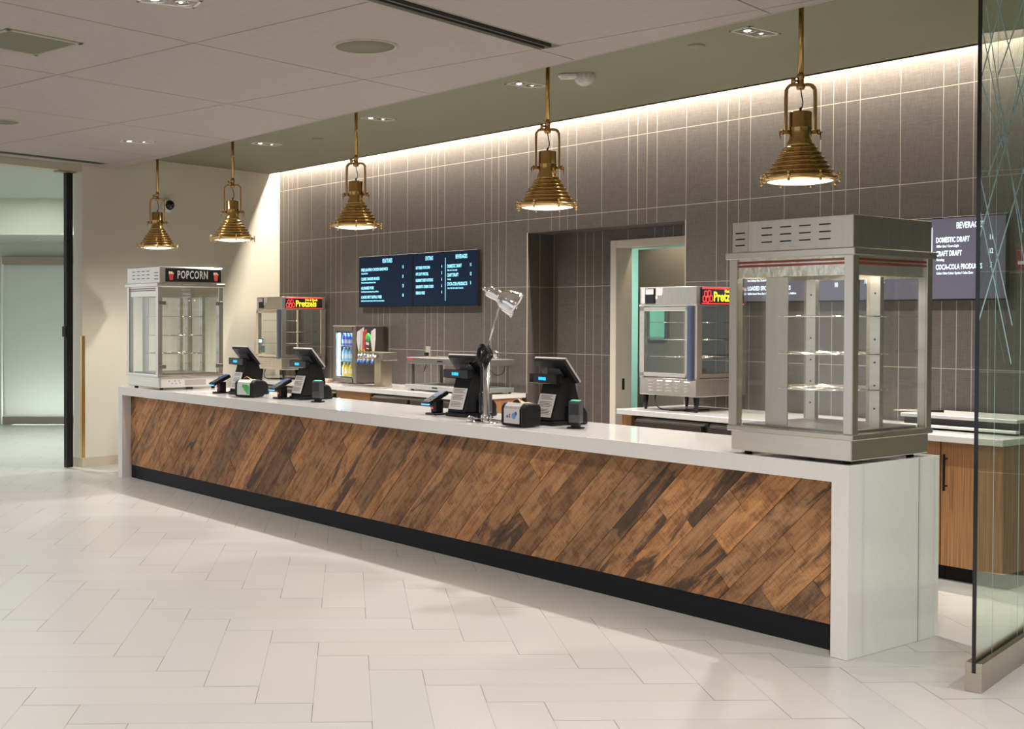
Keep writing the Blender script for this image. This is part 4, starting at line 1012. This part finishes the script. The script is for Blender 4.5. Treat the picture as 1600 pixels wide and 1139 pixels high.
# ================================================================== NAPKIN DISPENSERS
def napkin(chromeface, label):
    root = empty('napkin_dispenser', (0, 0, 0), 0, label, 'napkin dispenser')
    # front (label face) -y, width .20, depth .145, height .145
    prof = [(-.070, .004), (.070, .004), (.076, .02), (.076, .118), (.060, .142), (-.045, .146), (-.074, .122), (-.076, .02)]
    b = MB(); b.prism(prof, .072, .104, 'x', bev=.008); b.prism(prof, -.104, -.072, 'x', bev=.008); b.prism([(y*.97, z*.985) for y, z in prof], -.0715, .0715, 'x', bev=.003)
    b.build('housing', black, root)
    fm = mat('dispenser_chrome', (.70, .66, .66), .25, .5) if chromeface else silver_p
    b = MB(); b.prism([(-.0745, .112), (-.070, .126), (-.044, .1475), (.050, .1445), (.050, .142), (-.044, .144), (-.068, .124), (-.072, .112)], -.071, .071, 'x'); b.build('top_plate', fm, root)
    b = MB(); b.box(-.071, .071, -.0795, -.0755, .020, .112, .002); f = b.build('face_plate', (fm if chromeface else mat('label_card', (.62, .66, .62), .35)), root)
    if chromeface:
        b = MB(); b.cyl((.020, -.0797, .068), (.020, -.0805, .068), .019, seg=24); b.build('blue_disc', mat('disc_blue', (.10, .28, .55), .4), f)
        b = MB(); b.cyl((.040, -.0797, .084), (.040, -.0808, .084), .012, seg=24); b.build('small_disc', mat('disc_navy', (.12, .10, .28), .4), f)
        b = MB(); b.box(-.022, -.012, -.0805, -.0797, .055, .080); b.build('cup_mark', mat('mark_red', (.30, .04, .12), .4), f)
        b = MB(); b.prism([(-.045, .055), (-.030, .055), (-.028, .066), (-.0375, .074), (-.047, .066)], -.0805, -.0797, 'y'); b.build('house_mark', mat('mark_blue', (.05, .12, .35), .4), f)
    else:
        b = MB(); pts = []
        for (x, z, r_) in ((.045, .092, .030), (.020, .096, .022), (.050, .060, .022), (.030, .075, .024), (.0, .100, .014), (.055, .040, .014)):
            for k in range(1): b.cyl((min(x, .066-r_), -.0797, min(z, .110-r_)), (min(x, .066-r_), -.0803-r_*.01, min(z, .110-r_)), r_, seg=9)
        b.build('leaf_print', mat('leaf_green', (.06, .42, .10), .5, var=.5, vscale=40), f)
    # crumpled kraft napkin coming out of the top
    b = MB(); n = 8
    g = [[None]*(n+1) for _ in range(n+1)]
    for i in range(n+1):
        for j in range(n+1):
            x = -.055+.115*i/n; y = -.035+.07*j/n
            g[i][j] = b.bm.verts.new((x+.010*(j/n), y, .143+.030*math.sin(PI*min(1, i/n*1.1))*(.55+.45*math.sin(3.3*j/n+i*.4))+random.uniform(-.003, .003)))
    for i in range(n):
        for j in range(n): fce = b.bm.faces.new([g[i][j], g[i+1][j], g[i+1][j+1], g[i][j+1]]); fce.smooth = True
    nk = b.build('napkin', kraft, root); sm = nk.modifiers.new('s', 'SOLIDIFY'); sm.thickness = .003
    return root
o = napkin(True, 'silver faced black napkin dispenser with blue disc marks, near the heat lamp'); o.location = (-5.612, 5.158, ZC+.001)
o = napkin(False, 'black napkin dispenser with green leaf label near the popcorn warmer'); o.location = (-9.035, 5.205, ZC+.001); o.rotation_euler = (0, 0, math.radians(18))
# white carton behind the silver dispenser
root = empty('napkin_carton', (-5.86, 5.46, ZC), math.radians(0), 'small white printed carton between heat lamp pole and nearest register', 'box')
b = MB(); b.box(-.12, .10, -.03, .03, 0, .105, .002); b.build('box', white_p, root)
b = MB(); b.box(-.095, -.085, -.0312, -.030, .075, .087); b.box(-.07, .02, -.0312, -.030, .05, .053); b.box(-.07, .04, -.0312, -.030, .035, .038); b.build('print', ink, root)

# ================================================================== HEAT LAMP
root = empty('chrome_heat_lamp', (-5.96, 5.175, ZC), 0, 'tall chrome heat lamp on a pole with coiled black cord', 'heat lamp')
b = MB(); b.lathe([(.001, .022), (.05, .020), (.105, .014), (.125, .006), (.125, 0), (.001, 0)], seg=40); b.build('base', chrome, root)
for k in range(3):
    a = [2.5, 4.2, 5.6][k]; b = MB(); b.cyl((.10*math.cos(a), .10*math.sin(a), 0), (.10*math.cos(a), .10*math.sin(a), .034), .022, seg=20); b.sphere((.10*math.cos(a), .10*math.sin(a), .034), .020, (1, 1, .5)); b.build('clamp_knob', chrome, root)
b = MB(); b.lathe([(.024, .018), (.034, .022), (.034, .045), (.0215, .055), (.0215, .395), (.001, .400)], seg=28); b.build('pole', chrome, root)
# directions in the picture plane
rt = V(.59, .807, 0)
K = V(0, 0, .437)
b = MB(); b.sphere(K+rt*.055, .028); b.cyl(K-rt*.02, K+rt*.05, .012); b.sphere(K+V(0, 0, .025), .022); b.build('swivel_joint', chrome, root)
b = MB()
rnd = random.Random(3)
for s in range(11):
    ax = V(rnd.uniform(-1, 1), rnd.uniform(-1, 1), rnd.uniform(-.6, .6)).normalized(); q = ax.to_track_quat('Z', 'Y'); rr = rnd.uniform(.036, .060)
    P = [K-rt*.012+(q @ V(rr*math.cos(2*PI*k/20), rr*1.15*math.sin(2*PI*k/20), rnd.uniform(-.003, .003))) for k in range(20)]; P.append(P[0]); b.tube(P, .0055, seg=7, sub=2)
b.tube([K-rt*.03+V(0, 0, -.03), V(-.028, -.015, .35), V(-.024, -.02, .20), V(-.024, -.02, .07), V(-.05, .05, .01)], .0055)
b.build('coiled_cord', rubber, root)
E1 = rt*.085+V(0, 0, .437+.325)   # elbow
b = MB(); b.cyl(K+rt*.005+V(0, 0, .02), E1+V(0, 0, .0), .0065, seg=12); b.build('arm', chrome, root)
b = MB(); b.cyl(K, K-rt*.10+V(0, 0, -.055), .006, seg=12); b.cyl(K-rt*.10+V(0, 0, -.055), K-rt*.135+V(0, 0, -.072), .014, seg=14); b.build('counter_lever', black_g, root)
hd = (rt*.90+V(0, 0, -.44)+V(.10, -.13, 0)).normalized(); H0 = E1-hd*.105+V(0, 0, .045)
b = MB(); b.lathe([(.001, 0), (.012, 0), (.014, .010), (.028, .014), (.036, .022), (.038, .050), (.036, .095), (.046, .110), (.058, .122), (.076, .165), (.084, .215), (.088, .220), (.088, .232), (.083, .232), (.078, .20), (.05, .125), (.001, .11)], H0, 36, hd)
b.sphere(H0-hd*.008, .012); sh = b.build('lamp_shade', chrome, root)
b = MB(); b.sphere(H0+hd*.17, .045); b.build('bulb', mat('bulb_white', (.7, .66, .6), .3), sh)

# ================================================================== DRINKS COOLER + BOTTLES
cx, cy_, cz = -10.905, 7.31, .872
root = empty('drinks_cooler', (cx, cy_, cz), 0, 'countertop drinks cooler with blue lit glass door and bottles', 'fridge')
X, Y, Z = .415, .40, .60; t = .02
b = MB()
b.box(0, t, 0.02, Y, .012, Z); b.box(X-t, X, 0.02, Y, .012, Z); b.box(t, X-t, Y-t, Y, .012, Z); b.box(t, X-t, .02, Y-t, .012, .06); b.box(t, X-t, .02, Y-t, Z-.06, Z); b.build('housing', mat('cooler_graphite', (.15, .135, .125), .38, .9), root)
b = MB(); b.box(0, X, -.006, .02, Z, Z+.012, .002); b.box(0, X, 0, Y, Z, Z+.01); b.build('top_cap', steel, root)
b = MB(); f = .045
for q in ((0, f, .012, Z), (X-f-.02, X, .012, Z), (f, X-f, .012, .06), (f, X-f, Z-.045, Z)): b.box(q[0], q[1], 0, .019, q[2], q[3], .002)
d = b.build('door', mat('cooler_frame', (.26, .24, .21), .35, .9), root); b = MB(); b.box(f, X-f, .006, .010, .05, Z-.04); b.build('door_pane', cglass, d)
b = MB(); b.box(f+.0, f+.022, .03, .045, .07, Z-.07); b.build('light_strip', emis('cooler_strip', (.55, .78, 1), 16), root)
b = MB(); b.box(t, X-t, Y-t-.004, Y-t-.001, .06, Z-.06); b.build('liner', emis('cooler_liner_glow', (.03, .22, .95), 1.6), root)  # back liner glows to put the cooler's blue light into its surface
for zz in (.075, .235, .395):
    b = MB(); b.box(t+.002, X-t-.002, .03, Y-t-.005, zz-.004, zz); b.build('shelf', white_p, root)
area('cooler_light', (cx+X/2, cy_+.12, cz+Z-.075), 2.0, .25, .1, (.45, .68, 1), rot=(0, 0, 0))
def bottle(name, liquid, label, h, group):
    root = empty(name, (0, 0, 0), 0, label, 'bottle', group)
    b = MB(); b.lathe([(.001, 0), (.027, 0), (.029, .006), (.029, h*.62), (.024, h*.74), (.012, h*.86), (.011, h*.93), (.001, h*.935)], seg=18); b.build('bottle_body', mat(name+'_liquid', liquid, .15), root)
    b = MB(); b.lathe([(.001, h*1.0), (.0135, h*1.0), (.0135, h*.925), (.0112, h*.925)], seg=14); b.build('cap', white_p, root)
    b = MB(); b.lathe([(.0295, h*.20), (.0295, h*.50)], seg=18); b.build('bottle_label', mat(name+'_label', [c*.4+.45 for c in liquid], .4), root)
    return root
for k, (nm, liq, lab, zz, h) in enumerate((('yellow_drink_bottle', (.85, .62, .02), 'yellow drink bottle on the bottom shelf of the drinks cooler', .075, .145), ('water_bottle', (.20, .50, .75), 'pale blue bottle on the middle shelf of the drinks cooler', .235, .145), ('blue_drink_bottle', (.04, .12, .70), 'blue drink bottle on the top shelf of the drinks cooler', .395, .135))):
    B0 = None
    for j in range(5):
        loc = (cx+.092+.062*j, cy_+.085, cz+zz+.0005)
        if B0 is None: B0 = bottle(nm, liq, lab, h, ('yellow bottles in the cooler', 'pale blue bottles in the cooler', 'blue bottles in the cooler')[k]); B0.location = loc
        else: copy_tree(B0, loc)

# ================================================================== TAP TOWER
root = empty('tap_tower', (-9.95, 7.10, .872), 0, 'steel beverage tap tower with white, red and green tap handles', 'beverage tap')
b = MB(); b.box(-.235, .203, .02, .20, .27, .35, .004); b.build('crossbar', mat('crossbar_steel', (.34, .30, .27), .35, .9), root)
b = MB(); b.box(.03, .140, .04, .18, .012, .27, .003); b.build('column', mat('column_champagne', (.58, .50, .38), .32, 1), root)
b = MB(); b.box(-.34, .24, -.10, .12, 0, .016, .004); dt = b.build('drip_tray', steel, root)
b = MB(); b.box(-.32, .22, -.09, .03, .0162, .018); b.build('drip_grate', steel_d, dt)
hand = [(-.115, (.72, .68, .66), .22, 'white'), (-.068, (.55, .52, .5), .24, 'white'), (-.020, (.50, .04, .04), .22, 'red'), (.045, (.05, .45, .08), .21, 'green'), (.125, (.70, .66, .64), .23, 'white')]
for i, (x, c, h, nm) in enumerate(hand):
    b = MB(); b.cyl((x, .02, .31), (x, -.045, .31), .014); b.cyl((x, -.045, .33), (x, -.055, .265), .012, .010); b.cyl((x, -.03, .315), (x, -.04, .365), .010, .007); fz = b.build('faucet', chrome, root)
    b = MB(); b.cyl((x, -.056, .262), (x, -.058, .235), .012, .010); b.build('nozzle_tip', blue_n, fz)
    hm = mat('handle_%s' % ('paddle%d' % i), c, .35)
    M = TR((x, -.04, .365), rx=math.radians(8), ry=math.radians(8))
    b = MB()
    if nm == 'green':
        b.box(-.030, .030, -.010, .010, .0, .095, .004, M=M); g_ = b.build('tap_handle', mat('handle_darkprint', (.05, .03, .02), .4), fz, label='tap handle with dark base and green top')
        b = MB(); b.sphere(M @ V(0, 0, .135), .042, (1, .4, 1)); b.build('handle_top', hm, g_)
        b = MB(); b.box(-.026, .026, -.0115, -.0102, .062, .088, M=M); b.box(-.02, .02, -.0115, -.0102, .02, .028, M=M); b.build('handle_print', paper, g_)
    else:
        b.prism([(-.010, 0), (.010, 0), (.034, h*.55), (.040, h), (-.016, h*.86), (-.030, h*.5)], -.009, .009, 'y', M=M, bev=.002); g_ = b.build('tap_handle', hm, fz, label=nm+' paddle shaped tap handle')
        b = MB(); b.cyl(M @ V(0, 0, -.012), M @ V(0, 0, .015), .011); b.build('ferrule', mat('ferrule_yellow', (.75, .55, .05), .4), g_)

# ================================================================== HEATED SHELF
root = empty('heated_shelf', (-9.42, 7.16, .872), 0, 'two-tier steel heated shelf below the left menu screens', 'food warmer')
X, Y = 1.08, .42
b = MB(); b.box(0, X, 0, Y, .255, .315, .004); b.build('upper_deck', mat('satin_steel', (.23, .215, .20), .45, .7), root)
b = MB(); b.box(.03, X, -.04, Y, .015, .058, .004); b.build('lower_deck', mat('satin_steel_light', (.42, .42, .41), .4, .6), root)
for x, y in ((.03, .02), (X-.05, .02), (.03, Y-.05), (X-.05, Y-.05)):
    b = MB(); b.box(x, x+.035, y, y+.035, .058, .255, .002); b.build('leg', MATS['satin_steel'], root)
    MB().cyl((x+.02, y+.02, 0), (x+.02, y+.02, .016), .014).build('foot', rubber, root)
b = MB(); b.box(.03, .10, -.0015, 0, .285, .300); b.build('red_badge', mat('badge_red', (.65, .03, .03), .4), root)
b = MB(); b.box(.48, .56, -.0015, 0, .280, .292); b.box(.45, .53, -.0415, -.04, .032, .044); b.build('badge', black, root)
b = MB(); b.tube([(X-.1, Y-.02, .26), (X-.18, Y+.02, .18), (X-.3, Y+.04, .16), (X-.42, Y+.05, .22)], .004); b.build('cord', black, root)
root = empty('wall_outlet', (-9.80, YW, 1.16), 0, 'wall outlet with black plug above the heated shelf', 'outlet')
b = MB(); b.box(-.035, .035, -.006, 0, 0, .115, .002); b.build('plate', mat('outlet_plate', (.42, .38, .33), .4), root)
b = MB(); b.box(-.02, .02, -.04, -.006, .02, .055, .004); pg = b.build('plug', black, root)
b = MB(); b.tube([(0, -.03, .02), (0, -.03, -.02), (-.02, -.02, -.08), (-.03, -.03, -.14)], .004); b.build('cord', black, pg)

# small things on the back worktops
root = empty('napkin_stack', (-11.02, 7.27, .872), .3, 'small stack of tan napkins between the far pretzel cabinet and the cooler', 'napkins')
b = MB()
for k in range(6): b.box(-.08+.003*k, .08+.002*k, -.06, .06, .001+k*.006, .006+k*.006)
b.build('folded_napkins', mat('tan_napkin', (.72, .52, .40), .85), root)
root = empty('countertop_griddle', (-4.34, 7.26, .872), 0, 'long low steel griddle with dark front on the right back worktop', 'griddle')
L_ = .72
b = MB(); b.box(0, L_, .02, .42, .012, .085, .003); b.build('body', mat('griddle_black', (.02, .018, .016), .4), root)
b = MB(); b.box(-.01, L_+.01, -.005, .43, .072, .094, .003); b.build('top_plate', mat('griddle_white_steel', (.72, .72, .70), .3, .4), root)
b = MB(); b.box(-.01, L_+.01, -.02, .03, .012, .030, .003); b.build('front_rail', MATS['griddle_white_steel'], root)
for x in (.05, L_-.05): MB().cyl((x, .1, 0), (x, .1, .014), .02).build('foot', rubber, root)
root = empty('serving_tongs', (-4.30, 7.40, .967), math.radians(20), 'black handled tongs lying on the steel griddle', 'tongs')
b = MB(); b.cyl((-.16, 0, .006), (.06, 0, .010), .005, seg=8); b.cyl((-.16, .02, .006), (.06, 0, .010), .005, seg=8); b.build('tong_arms', steel, root)
b = MB(); b.cyl((.0, 0, .010), (.14, 0, .010), .009, seg=8); b.build('grip', black, root)
root = empty('pull_station', (-3.80, YW, 1.87), 0, 'dark red fire alarm pull station on the wall behind the glass partition', 'fire alarm')
b = MB(); b.box(-.045, .045, -.045, 0, 0, .12, .004); b.build('box', mat('alarm_red', (.22, .015, .02), .4), root)
b = MB(); b.box(-.03, .03, -.052, -.045, .03, .05, .002); b.build('handle', white_p, root)
# wall-mounted security camera on cream wall
sc_ = V(-12.351, 6.069, 2.80)-GV*.0
root = empty('security_camera', sc_, math.atan2(hy, hx), 'white wall camera with black dome behind the farthest pendant', 'security camera')
b = MB(); b.lathe([(.001, 0), (.075, 0), (.078, .012), (.072, .035), (.060, .045), (.001, .045)], axis=(0, -1, 0), seg=32); b.build('mount', mat('camera_white', (.72, .74, .80), .4), root)
b = MB(); b.sphere((0, -.045, 0), .056); b.build('dome', black_g, root)

# ================================================================== rest of the lobby (behind and beside the camera)
struct(slab('wall_lobby_left', -3.0, 2.4, VW, VW+.16, 0, 3.3, wallp))
b = MB(); b.box(2.3, 2.45, -4.5, 7.731, 0, 3.6); struct(b.build('wall_right', mat('lobby_paint', (.55, .52, .46), .8)))
